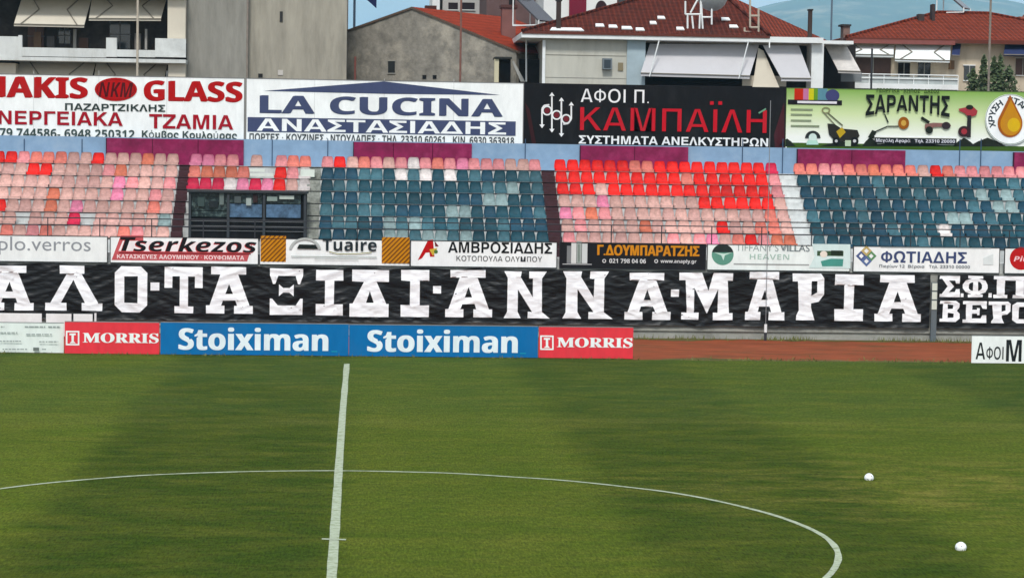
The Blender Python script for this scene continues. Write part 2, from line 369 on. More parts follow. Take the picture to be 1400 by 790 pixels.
# haze over the distance
hz = bpy.data.materials.new('haze_air'); hz.use_nodes = True; t = hz.node_tree
for n in list(t.nodes):
    if n.type != 'OUTPUT_MATERIAL': t.nodes.remove(n)
pv = t.nodes.new('ShaderNodeVolumePrincipled'); pv.inputs['Color'].default_value = (.42, .74, 1, 1); pv.inputs['Density'].default_value = 1.5e-4; pv.inputs['Anisotropy'].default_value = 0.0
t.links.new(pv.outputs[0], t.nodes['Material Output'].inputs['Volume'])
g = M(); g.box(-9500, 9500, -600, 14500, -7, 640, hz); tag(g.build('haze'), kind='stuff')

# ------------------------------------------------------------------ grandstand
YR = lambda r: 53.0-.75*r                 # front edge of row r (0 = top)
ZR = lambda r: 6.50-.48*r
X0, X1 = -24.0, 36.0
stand = thing('grandstand', 'long concrete grandstand with seven seat rows, pale blue back wall and purple panels', 'grandstand', (6, 47, 0))
WALLZ = 2.70
m = M(); m.box(X0, X1, 47.0, 47.25, 0, WALLZ, concrete); m.box(X0, X1, 46.93, 46.998, .30, .42, concrete); m.build('front_wall', stand)
m = M(); m.box(X0, X1, 47.25, 48.5, 0, 3.1, riser_m)
for r in range(7): m.box(X0, X1, YR(r), 54.6 if r == 0 else YR(r-1), 0, ZR(r), riser_m)
edge_shade = mat('step_edge_shade', srgb(58, 52, 52), .9, .3, 4)
for r in range(7): m.box(X0, X1, YR(r)-.012, YR(r)-.003, ZR(r)-.045, ZR(r)-.004, edge_shade)  # dark strip under each row edge paints in its shadow line
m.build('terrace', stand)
bluewall = mat('pale_blue_wall_paint', srgb(128, 156, 184), .75, .14, 1.4, dirt=srgb(150, 164, 176), dscale=.7, damt=.6)
purple = mat('purple_wall_paint', srgb(122, 16, 66), .7, .35, 1.8, dirt=srgb(158, 52, 98), dscale=1.6, damt=.7)
m = M(); m.box(X0, X1, 54.6, 54.85, 0, 7.62, bluewall)
m.build('back_wall', stand)
for px in (33, 112, 372, 448, 718, 1015, 1070, 1312, 1341): m = M(); m.pbox(px-.6, 190, px+.6, 240, 54.57, .03, ink(70, 92, 118)); m.build('wall_seam', stand)
for a, c in ((146, 333), (484, 645), (794, 941), (1091, 1238), (1387, 1470)):
    x0, x1 = PX(a, 205, 54.5), PX(c, 205, 54.5)
    m = M(); m.box(x0, x1, 54.48, 54.6, 6.5, 7.58, purple)
    k = max(2, round((x1-x0)/1.9))
    for j in range(1, k): m.box(x0+(x1-x0)*j/k-.02, x0+(x1-x0)*j/k+.02, 54.472, 54.479, 6.5, 7.57, ink(98, 10, 56))
    m.box(x0-.04, x0, 54.47, 54.6, 6.5, 7.58, ink(70, 22, 48)); m.build('purple_panel', stand)
# aisles
def aisle(pl, pr, mt, label):
    x0, x1 = PX(pl, 240, YR(1)), PX(pr, 240, YR(1))
    m = M()
    for r in range(0, 7):
        m.box(x0, x1, YR(r)-.40, YR(r)-.004, ZR(r+1) if r < 6 else 3.1, ZR(r)-.22, mt)
        m.box(x0, x1, YR(r)-.003, YR(r)+.34, ZR(r)-.01, ZR(r)+.012, mt)
        m.box(x0, x1, YR(r)-.012, YR(r)-.0035, ZR(r)-.215, ZR(r)-.012, mt)
    o = m.build('stairway', stand); o['label'] = label
dk = mat('dark_red_step_paint', srgb(66, 40, 44), .85, .3, 2.5); lt = mat('worn_pale_step', srgb(204, 206, 204), .85, .2, 2.5, dirt=srgb(140, 140, 136), dscale=2)
rub = mat('broken_grey_step', srgb(140, 142, 134), .9, .45, 6)
aisle(243, 258, dk, 'dark narrow stairway between pink seat blocks'); aisle(742, 760, dk, 'dark stairway between teal seats and red seats')
aisle(1069, 1091, lt, 'pale worn stairway between red seats and teal seats'); aisle(420, 438, rub, 'crumbling grey stairway beside the dark booth')
# railing along the front of the terrace
rail = thing('railing', 'thin dark metal railing along the front of the seat rows', 'railing', (6, 47.4, 3.1))
zr1 = PZ(850, 308, 47.4)
for z in (zr1, zr1-.28): m = M(); m.tube((X0, 47.4, z), (X1, 47.4, z), .022, darksteel, 6); m.build('rail', rail)
x = X0+.3
while x < X1:
    if -16 < x < 30: m = M(); m.tube((x, 47.4, 3.1), (x, 47.4, zr1), .022, darksteel, 6); m.build('post', rail)
    x += 2.0

# ------------------------------------------------------------------ seats
seat_m = mat('seat_plastic', (1, 1, 1), .6, .3, 6.0, spec=.2, objcol=True, dirt=None)
def seat_mesh():
    m = M(); w = .215
    # shell profile: pan front lip -> pan -> back, rounded top corners; y forward is -y
    prof = [(-.215, .005), (-.222, .10), (-.19, .13), (-.05, .11), (.06, .11), (.115, .16), (.15, .28), (.165, .38), (.172, .44), (.172, .468)]
    half = [.25, .252, .252, .251, .25, .246, .236, .218, .196, .15]
    cols = 7; rows = []
    for (y, z), h in zip(prof, half):
        row = []
        for c in range(cols):
            s_ = -1+2*c/(cols-1); dish = .028*(1-s_*s_)
            yy = y+(dish if z > .2 else 0); zz = z-(dish*.7 if .08 < z < .2 and y > -.2 else 0)
            row.append(Vector((s_*h, yy, zz)))
        rows.append(row)
    k = m.m(seat_m)
    for side in (0, 1):
        base = len(m.v)
        for row in rows:
            for v in row: m.v.append(v+Vector((0, .018*side, -.012*side)))
        for a in range(len(rows)-1):
            for c in range(cols-1):
                q = [base+a*cols+c, base+a*cols+c+1, base+(a+1)*cols+c+1, base+(a+1)*cols+c]
                m.f.append(tuple(q if not side else q[::-1])); m.mi.append(k)
    n = len(rows)*cols; bd = [c for c in range(cols)]+[a*cols+cols-1 for a in range(1, len(rows))]+[(len(rows)-1)*cols+c for c in range(cols-2, -1, -1)]+[a*cols for a in range(len(rows)-2, 0, -1)]
    for a, b in zip(bd, bd[1:]+bd[:1]): m.f.append((a, b, b+n, a+n)); m.mi.append(k)
    m.box(-.23, .23, -.16, .12, .0, .09, darksteel)
    me = bpy.data.meshes.new('seat'); me.from_pydata(m.v, [], m.f)
    for mt in m.mats: me.materials.append(mt)
    me.polygons.foreach_set('material_index', m.mi); me.polygons.foreach_set('use_smooth', [True]*len(m.f)); me.update(); return me
SEAT = seat_mesh()
COLS = {  # name: (srgb, name of object, word)
 'pale': ((192, 150, 140), 'red_seat', 'faded pale pink'), 'dusty': ((184, 142, 134), 'red_seat', 'dusty greyish pink'), 'pink': ((206, 130, 132), 'red_seat', 'washed pink'), 'salmon': ((202, 112, 98), 'red_seat', 'faded salmon'),
 'mag': ((206, 118, 146), 'red_seat', 'magenta pink'), 'red': ((212, 26, 18), 'red_seat', 'bright red'), 'crim': ((192, 28, 66), 'red_seat', 'crimson'),
 'orange': ((198, 108, 82), 'red_seat', 'faded orange'), 'white': ((212, 202, 198), 'red_seat', 'bleached white'),
 'teal': ((24, 66, 78), 'blue_seat', 'dark teal'), 'tblue': ((25, 64, 82), 'blue_seat', 'blue teal'), 'tmid': ((58, 96, 106), 'blue_seat', 'dull teal'), 'tgrey': ((128, 148, 148), 'blue_seat', 'bleached grey teal')}
def pick(ws): 
    names = list(ws); return random.choices(names, [ws[n] for n in names])[0]
PALE = {'pale': 10, 'dusty': 7, 'pink': 1.2, 'salmon': .35}
TEAL = {'teal': 8, 'tblue': 5, 'tmid': 1.4}
ORD = 'first second third fourth fifth sixth seventh eighth ninth tenth eleventh twelfth thirteenth fourteenth fifteenth sixteenth seventeenth eighteenth nineteenth twentieth'.split()
ROWN = ['top row', 'second row down', 'third row down', 'fourth row down', 'fifth row down', 'sixth row down', 'bottom row']
SP = .515
def block(pl, pr, rows, where, group, over, edge='left'):
    """Seats between two photo columns (taken on the second row); over: {row: (weights, {index: colour})}."""
    xl, xr = PX(pl, 242, YR(1)), PX(pr, 242, YR(1)); n = int((xr-xl)/SP+.35)
    if n > 20: n = 20
    step = (xr-xl)/n
    for r in rows:
        ws, fix = over[r]
        for i in range(n):
            j = i if edge == 'left' else n-1-i            # i counts from the named edge
            c = fix.get(i, None) or pick(ws)
            if c == 'none': continue
            rgb, nm, word = COLS[c]
            o = bpy.data.objects.new(nm, SEAT); COL.objects.link(o)
            jx = random.uniform(-.012, .012)
            o.location = (xl+(j+.5)*step+jx, YR(r)+.235, ZR(r)); o.rotation_euler = (random.gauss(0, .03), random.gauss(0, .008), random.gauss(0, .03))
            k = .96+.42*noise.noise(Vector((o.location.x*.42, r*.6, 3.3)))+random.uniform(-.06, .06); o.color = (*[min(1, q*k) for q in srgb(*rgb)], 1)
            tag(o, f'{word} seat, {ORD[i]} from {edge}, {ROWN[r]}, {where}', 'seat', group)
    return n
def rng(a, b, c): return {i: c for i in range(a, b)}
# block beside the wide red-lettered billboard, counted from its aisle leftwards
block(-16, 242, range(7), 'left of narrow aisle', 'faded seats left of the narrow aisle', {
 0: (PALE, {2: 'orange', 6: 'red', 7: 'pale', 9: 'salmon', 10: 'salmon', 11: 'salmon', 12: 'pink', 13: 'red', 14: 'red'}),
 1: (PALE, {4: 'orange', 10: 'red', 11: 'red'}), 2: (PALE, {4: 'mag', 0: 'pink'}), 3: (PALE, {4: 'mag', 1: 'pink', 9: 'orange'}),
 4: (PALE, {1: 'salmon', 7: 'mag', 9: 'orange', 13: 'red'}), 5: (PALE, {0: 'tgrey', 6: 'none', 7: 'crim', 8: 'pale', 11: 'none'}), 6: (PALE, {3: 'salmon', 12: 'salmon', 10: 'pink'})}, 'right')
# block above the dark booth
block(257, 425, range(3), 'above the dark booth', 'seats above the dark booth', {
 0: (PALE, {0: 'mag', 1: 'mag', 2: 'pink', 3: 'pink', 4: 'none', 6: 'none', 7: 'pink', 8: 'salmon', 9: 'salmon'}),
 1: (PALE, {0: 'salmon', 1: 'orange', 2: 'orange', 3: 'orange', 4: 'salmon', 5: 'none', 6: 'none', 7: 'red', 8: 'pink', 9: 'white'}),
 2: (PALE, {0: 'crim', 1: 'crim', 2: 'crim', 3: 'white', 4: 'mag', 5: 'crim', 6: 'mag', 7: 'red', 8: 'pale', 9: 'white'})})
# teal block in the middle
block(439, 742, range(7), 'between grey and dark aisles', 'seats between the grey and dark aisles', {
 0: ({'pink': 6, 'mag': 1, 'salmon': 2, 'pale': 1}, {1: 'red', 2: 'pale', 7: 'white', 15: 'pale', 16: 'pale'}),
 1: (TEAL, {1: 'tblue', 2: 'tblue', 3: 'tmid', 4: 'tmid', 6: 'white', 8: 'white', 10: 'white', 12: 'tmid', 17: 'tmid', 16: 'tmid'}), 2: (TEAL, {13: 'tmid', 14: 'tmid', 15: 'tgrey', 17: 'tmid'}),
 3: (TEAL, {13: 'tgrey', 14: 'tgrey'}), 4: (TEAL, {0: 'tmid', 10: 'tgrey', 11: 'tgrey', 17: 'tmid'}), 5: (TEAL, {5: 'tgrey', 6: 'tmid', 7: 'tgrey', 8: 'tmid', 10: 'tmid', 2: 'tmid'}), 6: (TEAL, {5: 'tgrey', 6: 'tgrey', 7: 'tmid', 8: 'tgrey', 9: 'tgrey', 10: 'tmid', 11: 'tgrey'})})
# red block
block(760, 1069, range(7), 'between dark and pale aisles', 'seats between the dark and pale aisles', {
 0: ({'red': 1}, {6: 'salmon', 7: 'salmon', 18: 'crim', 17: 'crim'}), 1: ({'red': 1}, {10: 'salmon', 17: 'pink'}), 2: ({'red': 1}, {3: 'pale', 17: 'pink'}),
 3: ({'pale': 1}, {3: 'mag', **rng(11, 17, 'red')}), 4: (PALE, {0: 'mag', 1: 'pink', 2: 'orange', 3: 'pink', 16: 'salmon'}), 5: (PALE, {6: 'orange', 12: 'red', 15: 'salmon', 16: 'salmon'}),
 6: (PALE, {10: 'pink', 11: 'mag', 14: 'red', 15: 'pink', 16: 'orange', 17: 'orange', 13: 'salmon'})})
# teal block by the pale aisle
block(1091, 1432, range(7), 'right of pale aisle', 'seats right of the pale aisle', {
 0: ({'pink': 6, 'salmon': 3, 'pale': 2}, {0: 'salmon', 1: 'salmon', 6: 'orange', 8: 'salmon', 11: 'red'}), 1: (TEAL, {6: 'tmid', 17: 'tmid'}), 2: (TEAL, {6: 'tmid', 14: 'tgrey', 16: 'tgrey'}),
 3: (TEAL, {15: 'tgrey', 16: 'tgrey'}), 4: (TEAL, {0: 'tmid', 11: 'tgrey', 12: 'tgrey'}), 5: (TEAL, {10: 'white'}), 6: (TEAL, {})})

# dark booth below the short seat block
bt = thing('commentary_booth', 'dark glazed booth with grey frame set below the short pink seat rows', 'booth', (PX(335, 300, 48.4), 48.4, 3.1))
bx0, bx1 = PX(258, 290, 48.4), PX(418, 290, 48.4); zt = ZR(2)-.08
m = M(); m.box(bx0, bx1, 48.55, 50.7, 3.1, zt-.02, ink(22, 22, 24)); m.build('body', bt)
m = M(); m.box(bx0-.06, bx1+.06, 48.3, 50.74, zt, zt+.07, ink(56, 60, 62)); m.build('roof', bt)
pane_a = mat('booth_glass_blue_reflection', srgb(72, 98, 124), .15, .7, 3, spec=.4); pane_b = mat('booth_glass_mottled_reflection', srgb(30, 42, 44), .2, .8, 5, spec=.3, dirt=srgb(104, 122, 118), dscale=4.5, damt=.9)  # reflections are painted into the pane colours: blue, and a high-contrast mottle
zb, zm = PZ(335, 297, 48.5), PZ(335, 279, 48.5)
for j, (a, c, mt) in enumerate(((262, 310, pane_b), (313, 358, pane_a), (364, 411, pane_a))):
    m = M(); m.box(PX(a, 290, 48.5), PX(c, 290, 48.5), 48.5, 48.53, zb, zm if j else zm-.3, mt); m.build('window', bt)
    m = M(); m.box(PX(a, 290, 48.5), PX(c, 290, 48.5), 48.49, 48.52, (zm if j else zm-.3)+.03, zt-.03, pane_b); m.build('upper_window', bt)
for px in (259.5, 312, 361, 417): m = M(); x = PX(px, 290, 48.42); m.box(x-.05, x+.05, 48.36, 48.47, 3.1, zt, ink(70, 74, 78)); m.build('post', bt)
m = M()
for py in (303, 309.5, 316): z = PZ(335, py, 48.4); m.box(bx0+.06, bx1-.06, 48.48, 48.5, z-.006, z+.006, steel)
m.build('guard_bar', bt)
for px, py, w, h, cc in ((275, 276, 9, 12, (70, 84, 82)), (292, 279, 12, 9, (40, 46, 48)), (303, 272, 6, 16, (98, 108, 104)), (325, 273, 9, 9, (88, 96, 96)), (340, 276, 7, 10, (150, 160, 156)), (349, 271, 6, 12, (60, 44, 44)), (372, 272, 14, 6, (128, 142, 136)), (392, 270, 20, 5, (176, 186, 178))):
    m = M(); m.pbox(px-w/2, py-h/2, px+w/2, py+h/2, 48.40, .08, ink(*cc)); m.build('stored_box', bt)
for a, b_, c, d in ((341, 231, 362, 235), (342, 237, 374, 241), (411, 232, 430, 242)): m = M(); m.pbox(a, b_, c, d, YR(1)+.02, .3, ink(214, 220, 210)); m.build('broken_seat_base', stand)

# ------------------------------------------------------------------ upper billboards
YB = 55.0
def board(name, label, px0, px1, Y, zt, zb, face, depth=.06, cat='billboard', group=None, frame=None, posts=0, postz=0, fw=.03):
    """Empty with panel (returned open for lettering), frame and posts."""
    x0, x1 = PX(px0, 0, Y) if isinstance(px0, int) and False else P(px0, (300 if Y < 50 else 150), Y).x, P(px1, (300 if Y < 50 else 150), Y).x
    t = thing(name, label, cat, ((x0+x1)/2, Y, zb if not posts else postz), group)
    m = M(); m.box(x0, x1, Y, Y+depth, zb, zt, face)
    if frame:
        f = M(); f.box(x0-fw, x1+fw, Y-.012, Y+depth+.01, zt, zt+fw, frame); f.box(x0-fw, x1+fw, Y-.012, Y+depth+.01, zb-fw, zb, frame)
        f.box(x0-fw, x0, Y-.012, Y+depth+.01, zb, zt, frame); f.box(x1, x1+fw, Y-.012, Y+depth+.01, zb, zt, frame); f.build('frame', t)
    for k in range(posts):
        x = x0+(x1-x0)*(k+.5)/posts; p = M(); p.box(x-.05, x+.05, Y+depth+.012, Y+depth+.12, postz, zt-.05, steel); p.build('post', t)
    return t, m
ZT, ZB = 10.17, 7.44
UG = 'billboards above the stand'
# 1: glass firm
t, m = board('billboard', 'white billboard with heavy red lettering and a red oval emblem above pink seats', -130, 333.5, YB, ZT, ZB, WHITE, group=UG, frame=ink(120, 120, 120), posts=5, postz=6.5)
for px in (46, 135, 228): m.rect(px-.25, 97, px+.25, 200, YB, ink(196, 198, 196))
R1, R2, DG = ink(190, 16, 30), ink(176, 26, 50), ink(70, 84, 80)
m.text('MAKIS', -33, 106, 118, 134.5, YB, R1); m.text('GLASS', 197, 112, 330, 139.5, YB, R1)
# second strokes thicken the letters, as on the sign
for k in (1.4, 2.8, 4.2): m.text('MAKIS', -33+k, 106-k*.25, 116+k, 134.5-k*.25, YB, R1); m.text('GLASS', 195+k, 112-k*.25, 327.5+k, 139.5-k*.25, YB, R1)
m.disc(158.5, 122.5, 29, 16, YB, R1); m.disc(158.5, 122.5, 26.5, 14, YB, ink(150, 18, 26), inner=.93)
m.text('NKM', 135, 113, 182, 133, YB, ink(84, 16, 20), 'italic')
m.text('ΠΑΖΑΡΤΖΙΚΛΗΣ', 89, 142.5, 226, 152, YB, ink(56, 68, 64), 'bold')
m.text('ΕΝΕΡΓΕΙΑΚΑ', -22, 152.5, 168, 171, YB, R2); m.text('ΤΖΑΜΙΑ', 204, 157, 319, 176.5, YB, R2)
m.text('6979 744586- 6948 250312', -19, 176.5, 184, 188.5, YB, DG); m.text('Κόμβος Κουλούρας', 194, 179, 324, 192.5, YB, DG)
m.build('panel', t)
# 2: kitchens
t, m = board('billboard', 'white billboard with navy lettering, a flat navy triangle and a navy stripe', 337, 715, YB, ZT, ZB, WHITE, group=UG, frame=ink(120, 120, 120), posts=5, postz=6.5)
for px in (430, 525, 620): m.rect(px-.25, 108, px+.25, 201, YB, ink(196, 198, 196))
NV = ink(78, 86, 118)
m.poly([[(360, 124.7), (525, 111.6), (684, 130.3), (525, 128.6)]], YB, NV)
m.text('LA', 355, 131.5, 428, 155.5, YB, NV); m.text('CUCINA', 451, 134.3, 686, 158.6, YB, NV)
for k in (1.3, 2.6): m.text('LA', 355+k, 131.5-k*.2, 428+k, 155.5-k*.2, YB, NV); m.text('CUCINA', 451+k, 134.3-k*.2, 685+k, 158.6-k*.2, YB, NV)
m.rect(338.5, 163.3, 705, 183, YB, NV); m.text('ΑΝΑΣΤΑΣΙΑΔΗΣ', 351, 165, 692, 181.6, YB, WHITE)
m.text('ΠΟΡΤΕΣ · ΚΟΥΖΙΝΕΣ · ΝΤΟΥΛΑΠΕΣ · ΤΗΛ. 23310 60261   ΚΙΝ. 6930 363918', 341, 185, 703, 195.6, YB, ink(84, 88, 90))
m.build('panel', t)
# 3: lifts
t, m = board('billboard', 'black billboard with thin red lettering and a white piping emblem', 717, 1073.5, YB, ZT, ZB, ink(22, 21, 23), group=UG, frame=ink(40, 38, 40), posts=5, postz=6.5)
m.poly([[(717.5, 140), (724, 150), (733, 197), (728, 200)]], YB, ink(58, 26, 28)); m.poly([[(1072, 140), (1058, 185), (1060, 204), (1072.5, 204)]], YB, ink(74, 28, 36))
W3 = ink(226, 226, 226)
for pl in ([(741, 171), (741, 149), (744, 144.5), (751, 143.5)], [(754.5, 132), (754.5, 177)], [(767.5, 138), (767.5, 183)], [(781, 145), (781, 163), (777, 169), (770, 170)]): m.line(pl, 2.1, YB, W3)
for q in ((748, 151.5), (761, 157.5), (774, 163)): m.disc(*q, 6.8, 6.8, YB, W3, inner=.7); m.disc(*q, 3.8, 3.8, YB, ink(120, 40, 48))
for x, y, s_ in ((754.5, 130, -1), (767.5, 137, -1), (781, 143, -1), (741, 172, 1), (754.5, 178, 1), (767.5, 184, 1)): m.poly([[(x-3.6, y-s_*1.5), (x+3.6, y-s_*1.5), (x, y+s_*3.5)]], YB, W3)
RK = ink(206, 48, 58)
m.text('ΑΦΟΙ Π.', 794, 122, 887, 141, YB, W3, 'light'); m.text('ΚΑΜΠΑΙΛΗ', 793, 147, 1048, 180, YB, RK, 'light')
for x in (973, 984.5): m.rect(x-2.6, 138.8, x+2.6, 143.6, YB, RK)
m.line([(1037, 155), (1047, 149)], 2.2, YB, ink(120, 170, 140))
m.text('ΣΥΣΤΗΜΑΤΑ ΑΝΕΛΚΥΣΤΗΡΩΝ', 791, 187, 1050, 198.6, YB, W3)
m.build('panel', t)
# 4: garden machines; the print fades from green to near white
gp = bpy.data.materials.new('green_printed_sheet'); gp.use_nodes = True; q = gp.node_tree; gg = q.nodes.new('ShaderNodeNewGeometry'); sp = q.nodes.new('ShaderNodeSeparateXYZ'); q.links.new(gg.outputs['Position'], sp.inputs[0])
mr_ = q.nodes.new('ShaderNodeMapRange'); mr_.inputs[1].default_value = ZB; mr_.inputs[2].default_value = ZT; q.links.new(sp.outputs[2], mr_.inputs[0]); cr = q.nodes.new('ShaderNodeValToRGB'); q.links.new(mr_.outputs[0], cr.inputs[0])
e = cr.color_ramp; e.elements[0].position = .25; e.elements[0].color = (*srgb(232, 234, 226), 1); e.elements[1].position = 1; e.elements[1].color = (*srgb(118, 160, 62), 1); k = e.elements.new(.62); k.color = (*srgb(196, 212, 158), 1)
q.links.new(cr.outputs[0], q.nodes['Principled BSDF'].inputs['Base Color']); q.nodes['Principled BSDF'].inputs['Roughness'].default_value = .55
t, m = board('billboard', 'green billboard showing garden machines and a golden drop in a white circle', 1075, 1500, YB, ZT, ZB, gp, group=UG, frame=ink(90, 110, 70), posts=5, postz=6.5)
DK = ink(34, 40, 30)
m.rect(1075.5, 198.5, 1499, 207, YB, ink(70, 100, 36))
for hx, hw, hh in ((1076, 12, 10), (1190, 12, 12), (1240, 60, 6), (1318, 16, 11), (1350, 26, 11), (1150, 30, 6)): m.poly([[(hx-hw, 200.5), (hx-hw*.5, 200-hh*.6), (hx, 199.5-hh), (hx+hw*.5, 200-hh*.6), (hx+hw, 200.5)]], YB, DK)
for a, c, cc in ((1086, 1098, (206, 60, 44)), (1098, 1105.5, (206, 130, 170)), (1105.5, 1112.5, (222, 216, 50)), (1112.5, 1118, (110, 160, 50)), (1118, 1131, (104, 150, 166))): m.rect(a, 121.5, c, 137, YB, ink(*cc))
m.disc(1138, 131, 9.5, 8.5, YB, ink(74, 76, 120)); m.rect(1077, 137, 1151, 143.5, YB, ink(28, 24, 30)); m.rect(1090, 138.6, 1144, 141.8, YB, ink(214, 210, 216))
for y, a in ((150, 1111), (157, 1110), (165, 1109), (172.5, 1120)): m.rect(1081, y-1.2, a, y+1.2, YB, ink(128, 140, 112))
m.disc(1111, 189, 10.5, 10, YB, ink(44, 48, 48), a0=0, a1=180); m.disc(1111, 188.5, 5.5, 6, YB, ink(196, 214, 206)); m.poly([[(1104, 192), (1117, 192), (1119, 198), (1102, 198)]], YB, ink(170, 206, 190))
# mower
m.disc(1129, 151, 6, 4.5, YB, ink(150, 150, 110), inner=.65); m.line([(1132, 155), (1152, 172)], 1.6, YB, ink(110, 112, 88)); m.line([(1126, 154), (1146, 176)], 1.4, YB, ink(120, 120, 96))
m.poly([[(1131, 169), (1141, 170), (1150, 176), (1172, 178), (1175, 186), (1168, 194), (1142, 194), (1133, 184)]], YB, ink(46, 44, 40)); m.poly([[(1143, 180), (1151, 174), (1156, 181), (1148, 189)]], YB, ink(202, 170, 62))
m.disc(1143, 193, 5, 5, YB, BLACK); m.disc(1168, 193, 5.5, 5.5, YB, BLACK); m.disc(1143, 193, 2, 2, YB, ink(190, 190, 190)); m.disc(1168, 193, 2.2, 2.2, YB, ink(190, 190, 190)); m.rect(1155, 192, 1163, 200, YB, ink(176, 190, 160))
# trimmer
m.line([(1190, 183), (1213, 173), (1228, 173)], 1.7, YB, DK); m.line([(1209, 156), (1214, 168)], 1.7, YB, DK); m.disc(1235, 168.5, 7.5, 8.5, YB, ink(160, 96, 38)); m.disc(1235, 168.5, 3.6, 4, YB, ink(216, 172, 90)); m.poly([[(1186, 188), (1192, 178), (1198, 180), (1194, 190)]], YB, DK)
# tiller
m.line([(1259, 161), (1270, 168)], 4, YB, DK); m.poly([[(1264, 170), (1276, 168), (1298, 169), (1300, 173), (1276, 174), (1270, 180), (1264, 176)]], YB, ink(150, 110, 104)); m.disc(1270, 178, 5, 5, YB, DK); m.disc(1293, 172, 6, 5, YB, ink(56, 46, 50))
# auger
m.poly([[(1310, 149), (1320, 147), (1325, 144), (1331, 147), (1336, 152), (1334, 158), (1324, 161), (1318, 155), (1311, 152)]], YB, ink(176, 70, 76)); m.disc(1325, 147, 5, 3.4, YB, DK); m.rect(1321.5, 158, 1327, 188, YB, ink(44, 40, 44)); m.disc(1317.5, 180, 8.2, 7.5, YB, ink(60, 34, 38)); m.disc(1317.5, 180, 4, 4, YB, ink(168, 62, 70))
m.rect(1195, 186.3, 1307, 188, YB, WHITE); m.rect(1195, 189, 1307, 197, YB, ink(26, 28, 30)); 
m.text('Μεγάλη Αγορά   Τηλ. 23310 20000', 1197, 190.3, 1305, 196.3, YB, ink(206, 206, 214), 'bold')
m.text('ΓΕΩΡΓΙΚΑ · ΚΗΠΟΣ · ΔΑΣΟΣ', 1198, 121.5, 1284, 127.5, YB, ink(66, 92, 40))
wp = lambda u, v: 1-(1-v)*(.74+.26*abs(2*u-1)**1.5)
m.text('ΣΑΡΑΝΤΗΣ', 1183, 130.5, 1298, 159.5, YB, ink(24, 28, 26), 'bold', wp)
m.disc(1380.5, 163.5, 34.5, 34.5, YB, ink(236, 238, 238)); m.disc(1380.5, 163.5, 34, 34, YB, ink(120, 136, 120), inner=.975)
word = 'ΧΡΥΣΗ ΣΤΑΓΟΝΑ'
for i, ch in enumerate(word):
    if ch == ' ': continue
    a = rad(196-212*i/(len(word)-1))
    fn = lambda u, v, a=a: (1380.5+(21.5+8.5*v)*math.cos(a)+(u-.5)*8*math.sin(a), 163.5-(21.5+8.5*v)*math.sin(a)+(u-.5)*8*math.cos(a))
    m.text(ch, 0, 0, 1, 1, YB, ink(48, 58, 66), 'bold', fn=fn)
def drop(cx, cy, s_): return [(cx, cy-36*s_)]+[(cx+math.cos(rad(a))*17*s_, cy+math.sin(rad(a))*19*s_+3*s_) for a in range(-28, 209, 12)]
m.poly([drop(1380, 166, 1)], YB, ink(176, 98, 18)); m.poly([drop(1381, 167, .84)], YB, ink(214, 150, 22)); m.disc(1385, 171, 8.5, 9.5, YB, ink(236, 194, 46))
m.build('panel', t)

# ------------------------------------------------------------------ small boards on the parapet
YS = 46.98; SZT, SZB = 3.72, 2.74
SG = 'boards along the front of the stand'; FR = ink(48, 48, 50)
def clip(pl, x0, y0, x1, y1):
    for ax, lim, sg in ((0, x0, 1), (0, x1, -1), (1, y0, 1), (1, y1, -1)):
        out = []
        for p_, q_ in zip(pl, pl[1:]+pl[:1]):
            ip, iq = sg*(p_[ax]-lim) >= 0, sg*(q_[ax]-lim) >= 0
            if ip: out.append(p_)
            if ip != iq:
                t_ = (lim-p_[ax])/(q_[ax]-p_[ax]); out.append((p_[0]+(q_[0]-p_[0])*t_, p_[1]+(q_[1]-p_[1])*t_))
        pl = out
        if not pl: break
    return pl
def sboard(label, a, c, face=WHITE): return board('advertising_board', label, a, c, YS-.05, SZT, SZB, face, .045, 'advertising board', SG, FR, 0, fw=.025)
YT = YS-.05
t, m = sboard('white board with thin grey lowercase lettering above the black banner', -60, 146.5, ink(230, 233, 230))
m.text('plo.verros', -2, 324, 124, 349, YT, ink(140, 144, 148), 'plain'); m.build('panel', t)
t, m = sboard('white board with slanted black lettering over a red slanted stripe', 151.5, 353)
m.poly([[(165, 322), (196, 322), (196, 331), (345, 333), (338, 357.3), (152.5, 355.5)]], YT, ink(214, 104, 108)); m.poly([[(168, 329), (344, 332), (341, 345), (162, 343)]], YT, ink(236, 226, 226))
m.text('Tserkezos', 163, 325.5, 350, 345.5, YT, ink(214, 90, 90), 'italic'); m.text('Tserkezos', 164, 324.5, 351, 344.5, YT, ink(26, 22, 24), 'italic')
m.line([(163, 345.6), (343, 347.4)], 1.4, YT, ink(120, 30, 34))
m.text('ΚΑΤΑΣΚΕΥΕΣ ΑΛΟΥΜΙΝΙΟΥ · ΚΟΥΦΩΜΑΤΑ', 160, 348.6, 334, 354.4, YT, ink(240, 214, 212)); m.build('panel', t)
t, m = sboard('white board with orange brown striped ends and a grey arch emblem', 356, 560.5)
for a, c in ((356.4, 391), (522, 560)):
    ym = (a+c)/2*.0115+318.2
    m.rect(a, ym, c, ym+35.4, YT, ink(222, 152, 46))
    for k in range(-1, 13):
        q = ym+2+k*6.4; pl = clip([(a, q), (c, q-(c-a)*1.0), (c, q-(c-a)*1.0-2.3), (a, q-2.3)], a, ym, c, ym+35.4)
        if len(pl) > 2: m.poly([pl], YT, ink(128, 76, 28))
m.disc(417, 343, 22, 18, YT, ink(176, 180, 176), inner=.84, a0=8, a1=172); m.poly([[(406, 340), (409, 334), (431, 334.4), (435, 340.4)]], YT, ink(30, 36, 32))
m.text('Tuaire', 441, 325.5, 515, 343, YT, ink(38, 48, 52)); m.line([(450, 344), (462, 347), (486, 347), (508, 345)], 1.2, YT, ink(170, 168, 120))
